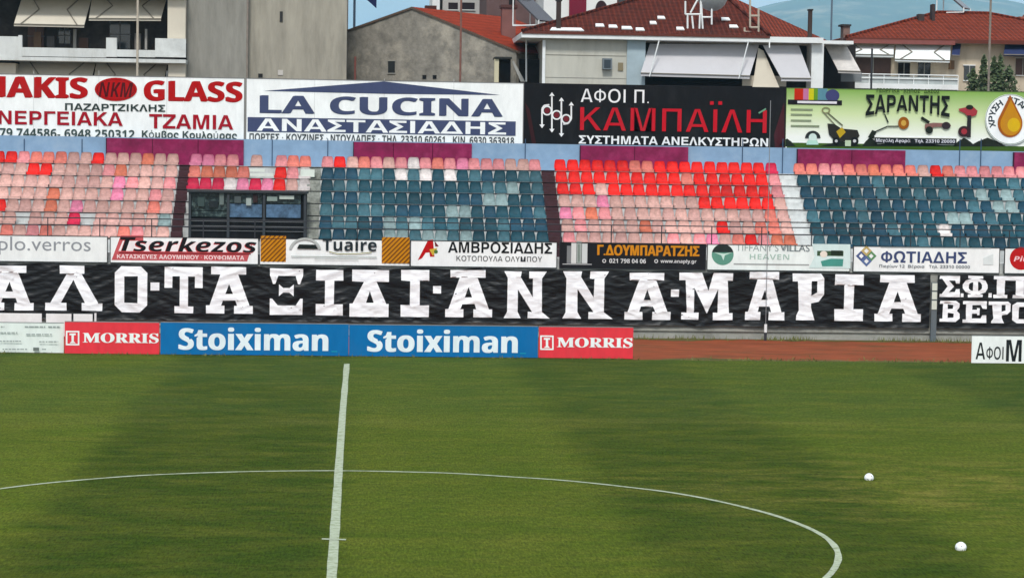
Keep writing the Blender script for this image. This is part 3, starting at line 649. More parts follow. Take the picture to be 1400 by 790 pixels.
m.line([(398, 350.5), (515, 351.8)], 1.2, YT, ink(150, 160, 156)); m.line([(430, 354), (490, 354.8)], .8, YT, ink(186, 192, 188)); m.build('panel', t)
t, m = sboard('white board with black capitals and a red angular emblem', 562.5, 761.5)
m.poly([[(571, 356), (585, 328.5), (592, 327.5), (594, 351), (588, 351), (587, 345), (582, 345.5), (577, 353)]], YT, ink(200, 22, 40)); m.poly([[(594, 329), (600, 337), (595, 337)]], YT, ink(120, 30, 36)); m.poly([[(587, 341), (598, 339), (592, 350)]], YT, ink(230, 200, 90)); m.disc(596, 344, 2.6, 2.6, YT, ink(90, 130, 70))
m.text('ΑΜΒΡΟΣΙΑΔΗΣ', 612.5, 331, 755, 346.5, YT, ink(22, 22, 22)); m.text('ΚΟΤΟΠΟΥΛΑ ΟΛΥΜΠΟΥ', 624, 349.8, 741, 357.5, YT, ink(90, 90, 90), 'light'); m.build('panel', t)
t, m = sboard('dark board with orange capitals and a grey tower block emblem', 766.5, 965.5, ink(32, 30, 32))
for a, b_, c, cc in ((775, 336, 781, (120, 122, 122)), (781, 332, 788, (210, 210, 206)), (788.5, 330, 795, (150, 158, 152)), (795.5, 333, 803, (196, 200, 198))): m.rect(a, b_, c, 360, YT, ink(*cc))
m.line([(769, 361), (809, 361.4)], 1, YT, ink(190, 190, 190)); m.line([(791.5, 334), (791.5, 358)], 1, YT, ink(60, 90, 70))
m.text('Γ.ΔΟΥΜΠΑΡΑΤΖΗΣ', 816.5, 335.3, 955.5, 350, YT, ink(226, 152, 60)); m.text('Γ.ΔΟΥΜΠΑΡΑΤΖΗΣ', 817.3, 335.1, 956.3, 349.8, YT, ink(226, 152, 60))
m.disc(826, 356.7, 2.6, 2.6, YT, ink(210, 210, 210), inner=.6); m.text('021 798 04 06', 833, 353.8, 883, 359.8, YT, ink(212, 212, 212)); m.disc(897, 357, 2.6, 2.6, YT, ink(210, 210, 210), inner=.6); m.text('www.anaply.gr', 903, 354.6, 952, 361, YT, ink(212, 212, 212)); m.build('panel', t)
t, m = sboard('white board with pale green lettering, a round green emblem and a pool picture', 968.5, 1163, ink(230, 236, 232))
m.disc(988, 348, 15, 14.5, YT, ink(112, 166, 146)); m.disc(988, 348, 15, 14.5, YT, ink(46, 54, 50), a0=12, a1=168); m.poly([[(976, 345), (986, 349), (989, 356), (991, 349), (1001, 345), (990, 347)]], YT, ink(196, 220, 208))
m.text("TIFFANY'S VILLAS", 1006, 334.2, 1107, 343.6, YT, ink(150, 162, 160), 'plain'); m.text("VILLAS", 1066.5, 334.4, 1107, 343.8, YT, ink(110, 118, 122), 'plain'); m.text('HEAVEN', 1025, 347.5, 1079, 354.8, YT, ink(160, 188, 174), 'light'); m.line([(1003, 360.7), (1106, 362)], 1.4, YT, ink(150, 152, 150))
m.poly([[(1110, 333.4), (1162.5, 334), (1162.5, 367), (1106, 366.4), (1114, 350)]], YT, ink(206, 224, 220)); m.rect(1117, 343, 1153, 350, YT, ink(72, 96, 70)); m.rect(1136, 342.4, 1152, 349, YT, ink(40, 52, 36)); m.disc(1126, 347.5, 5, 4.4, YT, ink(226, 214, 200)); m.poly([[(1122, 357), (1136, 353.5), (1153, 354), (1152, 364), (1124, 364)]], YT, ink(92, 164, 150)); m.build('panel', t)
t, m = sboard('white board with slate blue capitals and a diamond of coloured rings', 1168.5, 1367.5)
for q, cc in (((1177.5, 350), (96, 108, 152)), ((1191, 350), (110, 160, 110)), ((1184.5, 343), (214, 190, 130)), ((1184.5, 357), (110, 130, 176))): m.poly([[(q[0]-7.4, q[1]), (q[0], q[1]-7.4), (q[0]+7.4, q[1]), (q[0], q[1]+7.4)], [(q[0]-3.4, q[1]), (q[0], q[1]-3.4), (q[0]+3.4, q[1]), (q[0], q[1]+3.4)]], YT, ink(*cc))
m.text('ΦΩΤΙΑΔΗΣ', 1204.5, 343.6, 1322, 359.4, YT, ink(72, 84, 124)); m.line([(1204, 338), (1355, 339.4)], 1, YT, ink(150, 160, 160)); m.text('Πιερίων 12  Βέροια   Τηλ. 23310 00000', 1202, 362, 1326, 367.6, YT, ink(110, 116, 122), 'bold'); m.poly([[(1344, 353), (1358, 347), (1358, 362), (1344, 362)]], YT, ink(214, 220, 218)); m.build('panel', t)
t, m = sboard('white board carrying a large red disc', 1375.5, 1480)
m.disc(1396, 353.5, 15.5, 15.5, YT, ink(206, 20, 36)); m.text('Piu', 1386, 350, 1406, 357.5, YT, ink(240, 200, 204), 'italic'); m.build('panel', t)

# ------------------------------------------------------------------ cloth banners
cloth = mat('black_banner_cloth', srgb(13, 13, 14), .42, .3, 1.2, .6, 5, stretch=(.6, 1, 2.0), spec=.3)
sewn = mat('white_sewn_letter', srgb(240, 241, 242), .75, .06, 3, .25, 6, stretch=(.5, 1, 3), dirt=srgb(196, 198, 204), dscale=2.2, damt=.7)
def ripple(x, z):
    v = Vector((x*.55, z*1.1+x*.12, 2)); a = .045*noise.noise(v)+.03*noise.noise(Vector((x*1.3+z*.9, z*2.4-x*.5, 5)))
    q = noise.noise(Vector((x*.8, 2, 6)))                       # folds run up or down from the ties
    for sg, sd in ((1, 9), (-1, 13)):
        w = max(0, min(1, .5+sg*q*2.2)); t = (z*3.4+sg*x*1.25); a += w*.05*(1-abs(noise.noise(Vector((x*.45-sg*z*.3, t, sd))))*2.2)**3
    a += .012*noise.noise(Vector((x*1.1, z*9, 3)))
    return a
YC = 46.84
LET = {
 'Α': [[(0,0),(.39,0),(.39,.17),(.32,.17),(.36,.28),(.62,.28),(.66,.17),(.60,.17),(.60,0),(1,0),(1,.17),(.93,.17),(.68,.84),(.85,.84),(.85,1),(.1,1),(.1,.84),(.3,.84),(.07,.17),(0,.17)], [(.41,.42),(.57,.42),(.49,.64)]],
 'Λ': [[(0,0),(.37,0),(.37,.17),(.27,.17),(.49,.69),(.7,.17),(.64,.17),(.64,0),(1,0),(1,.17),(.93,.17),(.63,.82),(.68,.82),(.68,1),(.25,1),(.25,.82),(.38,.82),(.09,.17),(0,.17)]],
 'Ο': [[(.22,0),(.78,0),(1,.15),(1,.86),(.8,1),(.2,1),(0,.86),(0,.15)], [(.29,.2),(.29,.78),(.71,.78),(.71,.2)]],
 'Τ': [[(.26,0),(.76,0),(.76,.15),(.62,.15),(.62,.8),(.8,.8),(.8,.55),(1,.55),(1,1),(0,1),(0,.55),(.2,.55),(.2,.8),(.4,.8),(.4,.15),(.26,.15)]],
 'Ι': [[(0,0),(1,0),(1,.25),(.67,.25),(.67,.77),(1,.77),(1,1),(0,1),(0,.77),(.33,.77),(.33,.25),(0,.25)]],
 'Δ': [[(0,0),(1,0),(1,.28),(.94,.28),(.68,.75),(1,.75),(1,1),(.06,1),(.06,.75),(.36,.75),(.08,.28),(0,.28)], [(.42,.3),(.62,.3),(.52,.55)]],
 'Ν': [[(0,0),(.37,0),(.3,.14),(.3,.62),(.62,.14),(.52,.14),(.52,0),(1,0),(.82,.14),(.82,.85),(.92,1),(.54,1),(.54,.85),(.62,.85),(.62,.45),(.36,.88),(.38,1),(0,1),(.07,.85),(.07,.14)]],
 'Μ': [[(.05,0),(.37,0),(.37,.15),(.28,.15),(.28,.68),(.52,.14),(.72,.66),(.72,.15),(.63,.15),(.63,0),(1,0),(1,.15),(.93,.15),(.9,.84),(.99,.84),(.99,1),(.64,1),(.54,.62),(.42,1),(0,1),(0,.84),(.12,.84),(.15,.15),(.05,.15)]],
 'Ρ': [[(.13,0),(.72,0),(.66,.13),(.6,.28),(.6,.36),(.85,.4),(1,.55),(1,.9),(.9,1),(0,1),(0,.83),(.17,.83),(.22,.2),(.13,.1)], [(.6,.52),(.78,.6),(.78,.84),(.6,.84)]],
 'Σ': [[(0,0),(1,0),(1,.38),(.82,.38),(.76,.24),(.45,.24),(.72,.5),(.45,.78),(.76,.78),(.82,.64),(1,.64),(1,1),(0,1),(0,.85),(.1,.85),(.38,.5),(.1,.15),(0,.15)]],
 'Φ': [[(.2,0),(.8,0),(.8,.13),(.64,.14),(.9,.25),(1,.42),(1,.6),(.9,.78),(.64,.86),(.8,.88),(.8,1),(.2,1),(.2,.88),(.36,.86),(.1,.78),(0,.6),(0,.42),(.1,.25),(.36,.14),(.2,.13)], [(.24,.42),(.32,.32),(.4,.3),(.4,.72),(.32,.7),(.24,.6)], [(.6,.3),(.68,.32),(.76,.42),(.76,.6),(.68,.7),(.6,.72)]],
 'Π': [[(0,0),(.42,0),(.42,.15),(.34,.15),(.34,.8),(.66,.8),(.66,.15),(.58,.15),(.58,0),(1,0),(1,.15),(.9,.15),(.9,.85),(1,.85),(1,1),(0,1),(0,.85),(.1,.85),(.1,.15),(0,.15)]],
 'Β': [[(0,0),(.8,0),(1,.15),(1,.38),(.86,.52),(.98,.66),(.98,.88),(.8,1),(0,1),(0,.85),(.14,.85),(.14,.15),(0,.15)], [(.4,.17),(.7,.2),(.7,.38),(.4,.42)], [(.4,.6),(.66,.62),(.68,.8),(.4,.83)]],
 'Ε': [[(0,0),(1,0),(1,.36),(.82,.36),(.76,.2),(.4,.2),(.4,.42),(.6,.42),(.6,.34),(.7,.34),(.7,.68),(.6,.68),(.6,.6),(.4,.6),(.4,.82),(.76,.82),(.82,.66),(1,.66),(1,1),(0,1),(0,.85),(.14,.85),(.14,.15),(0,.15)]],
 '.': [[(0,0),(1,0),(1,1),(0,1)]],
 'ξ1': [[(0,1),(0,.85),(.1,.67),(.17,.67),(.26,.84),(.78,.84),(.85,.67),(.92,.67),(1,.85),(1,1)]], 'ξ2': [[(.28,.4),(.4,.48),(.6,.48),(.73,.4),(.73,.66),(.6,.58),(.4,.58),(.28,.66)]], 'ξ3': [[(0,0),(1,0),(1,.35),(.93,.35),(.78,.2),(.25,.2),(.07,.35),(0,.35)]]}
import bmesh
def banner(name, label, pxa, pxb, z0, z1, letters):
    x0, x1 = PX(pxa, 400, YC), PX(pxb, 400, YC); t = M(); st = .09
    nx, nz = int((x1-x0)/st), int((z1-z0)/.06); k = t.m(cloth)
    for i in range(nx+1):
        for j in range(nz+1):
            x = x0+(x1-x0)*i/nx; z = z0+(z1-z0)*j/nz; sag = .05*noise.noise(Vector((x*.7, 1, 1)))+.03*math.sin(x*2.6)*(j == nz)
            t.v.append(Vector((x, YC-ripple(x, z)-.02*(j == 0), z+sag)))
    for i in range(nx):
        for j in range(nz): a = i*(nz+1)+j; t.f.append((a, a+nz+1, a+nz+2, a+1)); t.mi.append(k)
    ks = t.m(sewn)
    for ch, a, b, c, d in letters:
        for sub in (('ξ1', 'ξ2', 'ξ3') if ch == 'Ξ' else (ch,)):
            loops = LET[sub]; xm, ym = (a+c)/2, (b+d)/2
            ax, cx, bz, dz = PX(a, ym, YC), PX(c, ym, YC), PZ(xm, b, YC), PZ(xm, d, YC)
            bm = bmesh.new(); vs_ = [bm.verts.new((ax+(cx-ax)*u+.022*noise.noise(Vector((u*7+a, v*7, 0))), 0, dz+(bz-dz)*v+.022*noise.noise(Vector((u*7, v*7+a, 4))))) for l in loops for u, v in l]
            for tri in tessellate_polygon([[Vector((u, v, 0)) for u, v in l] for l in loops]):
                try: bm.faces.new([vs_[q] for q in tri])
                except ValueError: pass
            lo = min(v.co.x for v in bm.verts); hi = max(v.co.x for v in bm.verts); q = lo+.09
            while q < hi: bmesh.ops.bisect_plane(bm, geom=bm.verts[:]+bm.edges[:]+bm.faces[:], plane_co=(q, 0, 0), plane_no=(1, 0, 0)); q += .09
            lo = min(v.co.z for v in bm.verts); hi = max(v.co.z for v in bm.verts); q = lo+.08
            while q < hi: bmesh.ops.bisect_plane(bm, geom=bm.verts[:]+bm.edges[:]+bm.faces[:], plane_co=(0, 0, q), plane_no=(0, 0, 1)); q += .08
            bm.verts.index_update(); base = len(t.v)
            for v in bm.verts: t.v.append(Vector((v.co.x, YC-ripple(v.co.x, v.co.z)-.022, v.co.z)))
            for f in bm.faces: t.f.append(tuple(base+v.index for v in f.verts)); t.mi.append(ks)
            bm.free()
    # doubled hem along the foot of the cloth
    o = t.build(name, smooth=True); tag(o, label, 'banner'); return o
BZ0, BZ1 = .52, 2.66
banner('cloth_banner', 'long black cloth banner with large white capital letters along the wall', -70, 1271.5, BZ0, BZ1, [
 ('Α', -19, 363, 46, 424), ('Λ', 62, 363, 140, 424.5), ('Ο', 157, 364, 201.5, 426.5), ('.', 206, 386, 218, 397), ('Τ', 225, 365, 277, 428), ('Α', 282, 365, 346, 428.5),
 ('Ξ', 368.7, 367, 414, 430), ('Ι', 432, 369, 469, 431), ('Δ', 478, 369, 531.5, 433), ('Ι', 548, 369, 586.5, 433), ('.', 592, 391, 603, 401), ('Α', 609, 369, 673, 433.5),
 ('Ν', 689, 371, 752, 435), ('Ν', 769, 371, 838, 435.5), ('Α', 854, 373, 917, 437), ('.', 917, 395.5, 928, 405.5), ('Μ', 928, 373, 1002, 437), ('Α', 1019, 371.5, 1072.5, 437.5),
 ('Ρ', 1083, 374, 1126, 437.5), ('Ι', 1141, 375, 1180, 438.5), ('Α', 1196, 376, 1259, 439.5)])
banner('cloth_banner', 'black cloth banner with two rows of small white capitals', 1281.5, 1490, BZ0, BZ1, [
 ('Σ', 1284.5, 377, 1312, 406), ('.', 1313, 401, 1317, 406), ('Φ', 1316.5, 377, 1350, 406.5), ('.', 1351, 400.5, 1355.5, 406.5), ('Π', 1358, 377.5, 1404, 407.5), ('.', 1406, 401, 1411, 407),
 ('Β', 1284.5, 411, 1312, 439.5), ('Ε', 1316, 411.5, 1348.5, 441), ('Ρ', 1351, 412, 1381, 441.5), ('Ο', 1383.5, 413, 1414, 442)])
p = thing('banded_post', 'pale post with dark bands standing between the two black banners', 'post', (PX(1277, 415, 46.7), 46.7, 0))
m = M(); x = PX(1277, 415, 46.7); m.box(x-.11, x+.11, 46.68, 46.78, 0, PZ(1277, 386, 46.7), ink(96, 104, 108)); m.build('post', p)
for a, b in ((387, 397), (399, 409), (411, 423)): m = M(); m.box(x-.10, x+.10, 46.65, 46.678, PZ(1277, b, 46.7), PZ(1277, a, 46.7), ink(206, 210, 196)); m.build('plate', p)

# ------------------------------------------------------------------ boards at the pitch side
YP = 37.45
def pitch_board(label, a, c, top, Y, face, group='boards along the far touchline'):
    xm = (a+c)/2; x0, x1 = PX(a, 465, Y), PX(c, 465, Y); zt = PZ(xm, top, Y)
    t = thing('advertising_board', label, 'advertising board', ((x0+x1)/2, Y, 0), group)
    m = M(); m.box(x0+.01, x1-.01, Y, Y+.03, .03, zt, face)
    for k in (.15, .5, .85):
        s_ = M(); x = x0+(x1-x0)*k; s_.slab([(x-.02, Y+.035, zt-.06), (x+.02, Y+.035, zt-.06), (x+.02, Y+.5, .0), (x-.02, Y+.5, .0)], .03, steel); s_.build('support', t)
    f = M(); f.box(x0+.01, x1-.01, Y-.004, Y+.034, zt, zt+.025, steel); f.build('edge_trim', t)
    return t, m
RM = ink(250, 84, 92); BL = ink(14, 122, 184)
t, m = pitch_board('white board with rows of faint grey print beside a red board', -90, 87.5, 441, YP+.15, ink(224, 230, 224))
Yq = YP+.15
for y, segs in ((446.5, ((-40, 6), (34, 62), (66, 83))), (454.5, ((-30, 24),)), (456.8, ((36, 72),)), (466, ((-35, 30),)), (466.8, ((54, 80),)), (477, ((4, 38), (58, 64)))):
    for a, c in segs:
        x = a
        while x < c: w = random.uniform(2, 7); m.rect(x, y-.8, min(x+w, c), y+.8, Yq, ink(150, 158, 156)); x += w+random.uniform(.6, 1.6)
m.rect(46, 474.5, 54, 479, Yq, ink(110, 116, 112)); m.build('panel', t)
def morris(label, a, c, top, bot, dy):
    t, m = pitch_board(label, a, c, top, YP, RM)
    s_ = (c-a)/130.0; X = lambda v: a+v*s_
    m.poly([[(X(2), 452+dy), (X(20.5), 452.2+dy), (X(20.5), 472+dy), (X(2), 471.8+dy)], [(X(4.2), 454+dy), (X(18.4), 454.2+dy), (X(18.4), 470+dy), (X(4.2), 469.8+dy)]], YP, WHITE)
    m.poly([[(X(7), 455.5+dy), (X(15.6), 455.5+dy), (X(15.6), 458+dy), (X(13), 458+dy), (X(13), 466.5+dy), (X(15.6), 469+dy), (X(7), 469+dy), (X(9.8), 466.5+dy), (X(9.8), 458+dy), (X(7), 458+dy)]], YP, WHITE)
    m.text('MORRIS', X(25), 455.3+dy, X(128), 468.7+dy, YP, WHITE, 'serif'); m.text('MORRIS', X(25.6), 455.3+dy, X(128.6), 468.7+dy, YP, WHITE, 'serif'); m.text('MORRIS', X(26.2), 455.1+dy, X(129), 468.5+dy, YP, WHITE, 'serif')
    m.build('panel', t)
morris('red board with white serif lettering beside the white printed board', 88, 218, 440.5, 484, 0)
morris('red board with white serif lettering next to bare reddish track', 736.5, 866, 447.3, 491, 6.3)
for lab, a, c, ta, tb, dy, tr in (('blue board with white rounded lettering adjoining the red board by the white board', 219, 477, 244, 449, 0, 453), ('blue board with white rounded lettering adjoining the red board by bare track', 477, 736, 502, 708, 2.6, 711)):
    t, m = pitch_board(lab, a, c, 442+dy*1.2, YP, BL); xm = (ta+tb)/2
    for k in (0, .9, 1.8): m.text('Stoiximan', ta+k, 447.8+dy, tb-1.8+k, 479+dy, YP, ink(226, 234, 238))
    m.poly([[(ta+14, 461.5+dy), (ta+27, 459+dy), (ta+26, 461+dy), (ta+15, 463.6+dy)]], YP, BL)
    m.rect(tr, 479.6+dy, tr+8, 481+dy, YP, ink(60, 170, 196)); m.build('panel', t)
YA = 37.0
t, m = pitch_board('white board with black lettering standing alone on the track edge', 1328.5, 1428, 459.5, YA, ink(238, 239, 236))
m.text('Α', 1334, 468, 1347, 491, YA, ink(38, 40, 40), 'medium'); m.text('ΦΟΙ', 1348.5, 473.5, 1372, 491.5, YA, ink(38, 40, 40), 'medium'); m.text('ΜΠ', 1375.5, 464.5, 1418, 494, YA, ink(34, 36, 36)); m.build('panel', t)
# row of white panels further back on the track
for lab, a, c in (('white blank panel on the track, behind the board with faint print, widest of its row', -20, 57), ('white blank panel on the track, middle of its row under the banner', 63, 97.5), ('white blank panel on the track ending beside a thin post', 100.5, 126.5)):
    Y = 43.6; x0, x1 = PX(a, 433, Y), PX(c, 433, Y); zt = PZ(60, 428.6, Y); t = thing('white_panel', lab, 'panel', ((x0+x1)/2, Y, 0), 'white panels behind the touchline boards')
    m = M(); m.box(x0, x1, Y, Y+.04, .12, zt, whitepaint); m.build('panel', t)
    for x in (x0+.1, x1-.1): m = M(); m.box(x-.03, x+.03, Y+.045, Y+.1, 0, zt-.05, steel); m.build('leg', t)
m = M(); x = PX(130.5, 433, 43.6); m.tube((x, 43.6, 0), (x, 43.6, PZ(130, 428, 43.6)), .04, whitepaint, 8); tag(m.build('short_post'), 'thin pale post at the end of the white panels', 'post')

# ------------------------------------------------------------------ balls
ballw = mat('ball_white', srgb(240, 240, 238), .4, .03, 20); ballk = mat('ball_seam_grey', srgb(170, 170, 172), .4, .1, 20)
bm = bmesh.new(); bmesh.ops.create_icosphere(bm, subdivisions=4, radius=.105)
ph = (1+5**.5)/2; ico = [Vector(v).normalized() for v in [(0, a, b*ph) for a in (1, -1) for b in (1, -1)]+[(a, b*ph, 0) for a in (1, -1) for b in (1, -1)]+[(b*ph, 0, a) for a in (1, -1) for b in (1, -1)]]
bme = bpy.data.meshes.new('football')
for f in bm.faces:
    d = max(f.calc_center_median().normalized().dot(v) for v in ico); f.material_index = 1 if d > .985 else 0; f.smooth = True
bm.to_mesh(bme); bm.free(); bme.materials.append(ballw); bme.materials.append(ballk)
TUFT = M()
for px, py, lab, rot in ((1188, 655.5, 'white football lying farther out on the grass, nearer the boards', (.5, .35, .2)), (1313.5, 751, 'white football lying on the grass nearer the camera beside a dry patch', (1.1, .2, .9))):
    o = bpy.data.objects.new('football', bme); COL.objects.link(o); q = G(px, py, .01); o.location = (q.x, q.y, .05); o.rotation_euler = rot; tag(o, lab, 'ball', 'footballs on the pitch')
    for k in range(150):
        a_, r_ = random.uniform(0, 6.283), random.uniform(.03, .2); b_ = Vector((q.x+r_*math.cos(a_), q.y+r_*math.sin(a_), 0)); w_ = random.uniform(.004, .009); h_ = random.uniform(.03, .075); c_ = Vector((math.cos(a_*7)*w_, math.sin(a_*7)*w_, 0))
        TUFT.face([b_-c_, b_+c_, b_+Vector((random.gauss(0, .015), random.gauss(0, .015), h_))], turf)

tag(TUFT.build('grass_tufts'), kind='stuff')
# ------------------------------------------------------------------ poles
def pole(px, Y, z0, ztop, r, mt, lab, group='tall thin poles behind the billboards'):
    x = PX(px, 60, Y); m = M(); m.tube((x, Y, z0), (x, Y, ztop), r, mt, 8)
    o = m.build('thin_pole'); tag(o, lab, 'pole', group)
polepale = mat('pale_pole_paint', srgb(176, 166, 150), .6, .15, 5)
pole(188, 55.4, 0, 14.6, .05, polepale, 'pale thin pole rising in front of the balcony awnings')
pole(338.2, 55.4, 0, 14.6, .045, rustpole, 'thin brown pole in front of the blank grey building')
pole(486, 55.4, 0, 11.2, .045, mat('rusty_pole', srgb(110, 62, 54), .8, .25, 6), 'short rusty pole before the gabled cement wall, ending below its roof')
pole(629.8, 55.4, 0, 14.6, .045, mat('brown_pole_paint', srgb(120, 82, 72), .7, .2, 6), 'thin brown pole crossing the orange gable roof')
pole(1192.5, 55.4, 0, 11.95, .045, darksteel, 'short dark pole in front of the small white awning')
pole(1353, 55.4, 0, 14.6, .05, rustpole, 'thin grey pole beside the dark shrubs')
t = thing('flood_pole', 'slim grey pole standing on the track before the banner, with white painted foot', 'pole', (PX(1046.5, 460, 46.4), 46.4, 0))
x = PX(1046.5, 460, 46.4); m = M(); m.tube((x, 46.4, .2), (x, 46.4, 9.4), .015, steel, 8); m.build('shaft', t)
m = M(); m.tube((x, 46.4, .32), (x, 46.4, .64), .06, whitepaint, 8); m.build('painted_band', t)
m = M(); m.tube((x, 46.4, 0), (x, 46.4, .3), .055, darksteel, 8); m.build('foot', t)

# ------------------------------------------------------------------ buildings behind
# apartment block with balconies
YF = 70.0
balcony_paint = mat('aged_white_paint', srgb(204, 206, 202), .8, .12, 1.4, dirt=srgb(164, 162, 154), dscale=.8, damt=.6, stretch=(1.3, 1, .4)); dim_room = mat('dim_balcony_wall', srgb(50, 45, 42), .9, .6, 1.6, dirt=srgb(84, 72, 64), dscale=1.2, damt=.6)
ap = thing('apartment_building', 'pale apartment block with white balcony and beige folding awnings', 'building', (PX(100, 100, YF), YF, 0))
xl, xr = PX(-120, 50, YF), PX(254.5, 50, YF)
zs1 = PZ(120, 82, YF)
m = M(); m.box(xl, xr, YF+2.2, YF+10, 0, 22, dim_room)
m.pbox(229.5, -120, 254, 57, YF+.3, 1.9, beige); m.pbox(229.5, 85, 253, 240, YF+.3, 1.9, beige); m.pbox(-60, 86, 21, 240, YF+.5, 1.7, beige)
m.build('wall', ap)
m = M(); m.pbox(-120, 78.5, 254, 83.5, YF-.12, 2.32, balcony_paint); m.box(xl, xr, YF-.12, YF+2.2, PZ(120, -12, YF)-.2, PZ(120, -12, YF), balcony_paint); m.build('floor_slab', ap)
m = M(); m.pbox(-120, 49, 25, 78, YF-.09, .25, balcony_paint); m.pbox(25, 48.5, 30, 78, YF-.12, .3, balcony_paint); m.pbox(30, 66, 145, 78, YF-.1, .18, balcony_paint); m.pbox(145, 52, 159.5, 78.2, YF-.13, .3, balcony_paint); m.pbox(159.5, 68.5, 212, 78.3, YF-.1, .18, balcony_paint); m.pbox(212, 53, 254, 78.5, YF-.12, .3, mat('stained_white_paint', srgb(204, 206, 202), .8, .18, 2.2)); m.build('balcony_parapet', ap)
for a, b, c, d in ((38, 34, 60, 66), (80, 38, 96, 60), (150, 28, 178, 67)):
    m = M(); m.pbox(a, b, c, d, YF+2.12, .06, shutter if a < 60 else glassdark); f = m.build('window', ap)
    k = M(); k.pbox(a-1, (b+d)/2-.8, c+1, (b+d)/2+.4, YF+2.08, .03, ink(92, 92, 92)); k.pbox((a+c)/2-.6, b, (a+c)/2+.6, d, YF+2.06, .02, ink(92, 92, 92)); k.build('frame', f)
def awning(parent, tl, tr, bl, br, Yt, Yb, mt, arms=True, valance=3):
    """Sloped canvas from the wall (depth Yt) out to the front bar (depth Yb)."""
    m = M(); A, B, C_, D = P(*tl, Yt), P(*tr, Yt), P(*br, Yb), P(*bl, Yb); m.slab([D, C_, B, A], .03, mt)
    if valance: v = Vector((0, 0, -valance/27)); m.slab([D+v, C_+v, C_+Vector((0, -.002, -.002)), D+Vector((0, -.002, -.002))], .02, mt)
    o = m.build('awning', parent)
    k = M(); k.tube(D+Vector((0, -.03, 0)), C_+Vector((0, -.03, 0)), .025, fold, 6)
    if arms:
        for s0, s1, s2 in ((.12, .3, .1), (.88, .7, .9)):
            e = Vector((0, -.05, .02)); a0 = A.lerp(B, s0)+e; a1 = A.lerp(B, s1).lerp(D.lerp(C_, s1), .5)+e; a2 = D.lerp(C_, s2)+e
            k.tube(a0, a1, .03, fold, 5); k.tube(a1, a2, .03, fold, 5)
    k.build('awning_arm', o)
awning(ap, (31, -6), (126, -6), (19, 33), (115, 35), YF+2.0, YF+.2, canvas); awning(ap, (126.5, -8), (229, -8), (121.5, 25.5), (220, 26), YF+2.05, YF+.5, canvas)
awning(ap, (28, 84), (131, 84), (14, 120), (122, 121), YF+1.6, YF+.1, canvas); awning(ap, (132, 84), (229, 85), (126, 121), (222, 122), YF+1.6, YF+.1, canvas)
for a, b, c, d, cc in ((46, 44, 56, 66, (120, 96, 78)), (64, 50, 74, 66, (92, 88, 86)), (100, 40, 104, 66, (140, 136, 130)), (108, 52, 120, 66, (84, 64, 54)), (184, 46, 192, 68, (104, 98, 92)), (198, 40, 201, 68, (150, 146, 140))):
    m = M(); m.pbox(a, b, c, d, YF+1.2, .3, ink(*cc)); m.build('balcony_furniture', ap)
# blank grey building
gb = thing('concrete_building', 'tall blank grey rendered building without windows beside the gabled house', 'building', (PX(365, 100, 73), 73, 0))
m = M(); m.box(PX(255.5, 50, 71), PX(339, 50, 71), 71, 84, 0, 22, render_grey); xr = PX(474.5, 20, 73)
m.box(PX(339, 50, 71)+.004, xr, 71.6, 84, 0, 22, mat('warm_grey_render', srgb(156, 150, 136), .9, .2, 1.2, .35, 6, dirt=srgb(116, 112, 102), dscale=.45, damt=.8, stretch=(1.5, 1, .3)))
m.build('wall', gb)
m = M(); m.pbox(382.5, 16, 386.5, 30, 71.55, .04, ink(60, 58, 56)); m.build('window_slit', gb)
m = M(); m.pbox(353, 101, 359, 106, 71.55, .04, ink(40, 40, 40)); m.build('vent', gb)
m = M(); m.pbox(380, 96, 387, 103, 71.56, .03, ink(190, 184, 176)); m.build('patch', gb)
# gabled cement house, turned so that its right slope faces us
A2, B2 = P(419, 80, 78), P(706, 80, 70); A2.z = B2.z = 0
dv = (B2-A2).normalized(); nv = Vector((-dv.y, dv.x, 0))          # nv points away from us
def PV(x, y, off=0.0):                                           # photo point -> the gable's plane
    d = ray(x, y); k = ((A2-CAM).dot(nv)+off)/d.dot(nv); return CAM+d*k
gh = thing('gabled_house', 'low house with bare cement gable wall and bright orange tiled roof', 'house', A2)
la, ap_, ra = PV(420, 64), PV(564, 13), PV(706, 72); za, zr_ = la.z, ra.z
LEN = 9.0
m = M(); bl_, br_ = Vector((la.x, la.y, 0)), Vector((ra.x, ra.y, 0))
m.face([bl_, br_, ra, ap_, la], gable_m); m.face([br_, br_+nv*LEN, ra+nv*LEN, ra], gable_m); m.face([bl_+nv*LEN, bl_, la, la+nv*LEN], gable_m); m.face([br_+nv*LEN, bl_+nv*LEN, la+nv*LEN, ap_+nv*LEN, ra+nv*LEN], gable_m); m.build('wall', gh)
ov = -nv*.07; up = Vector((0, 0, .01)); m = M()
e_r = ra+(ra-ap_)*.045; e_l = la+(la-ap_)*.03
for q in ((ap_, e_r), (ap_, e_l)):
    pts = [q[0]+ov+up, q[1]+ov+up, q[1]+nv*LEN+up, q[0]+nv*LEN+up]; th = Vector((0, 0, .11))
    m.face([p_+th for p_ in pts], tile_orange); m.face(pts[::-1], ink(120, 110, 100))
    for a, b in zip(pts, pts[1:]+pts[:1]): m.face([a, b, b+th, a+th], ink(110, 92, 80))
rf = m.build('roof', gh)
ch = M(); c0 = P(697, 50, 71.5)
ch.box(P(686, 40, 73.5).x, P(705, 40, 73.5).x, 73.5, 74.4, 10, PZ(695, 9, 73.5), mat('brown_render', srgb(122, 82, 76), .85, .15, 1.5)); ch.box(P(684, 40, 73.5).x, P(707, 40, 73.5).x, 73.42, 74.48, PZ(695, 11, 73.5), PZ(695, 7, 73.5), ink(96, 66, 62)); ch.build('chimney', rf)
m = M(); m.pbox(581, 8, 597, 14, 77, .8, ink(84, 52, 46)); m.build('chimney', rf)
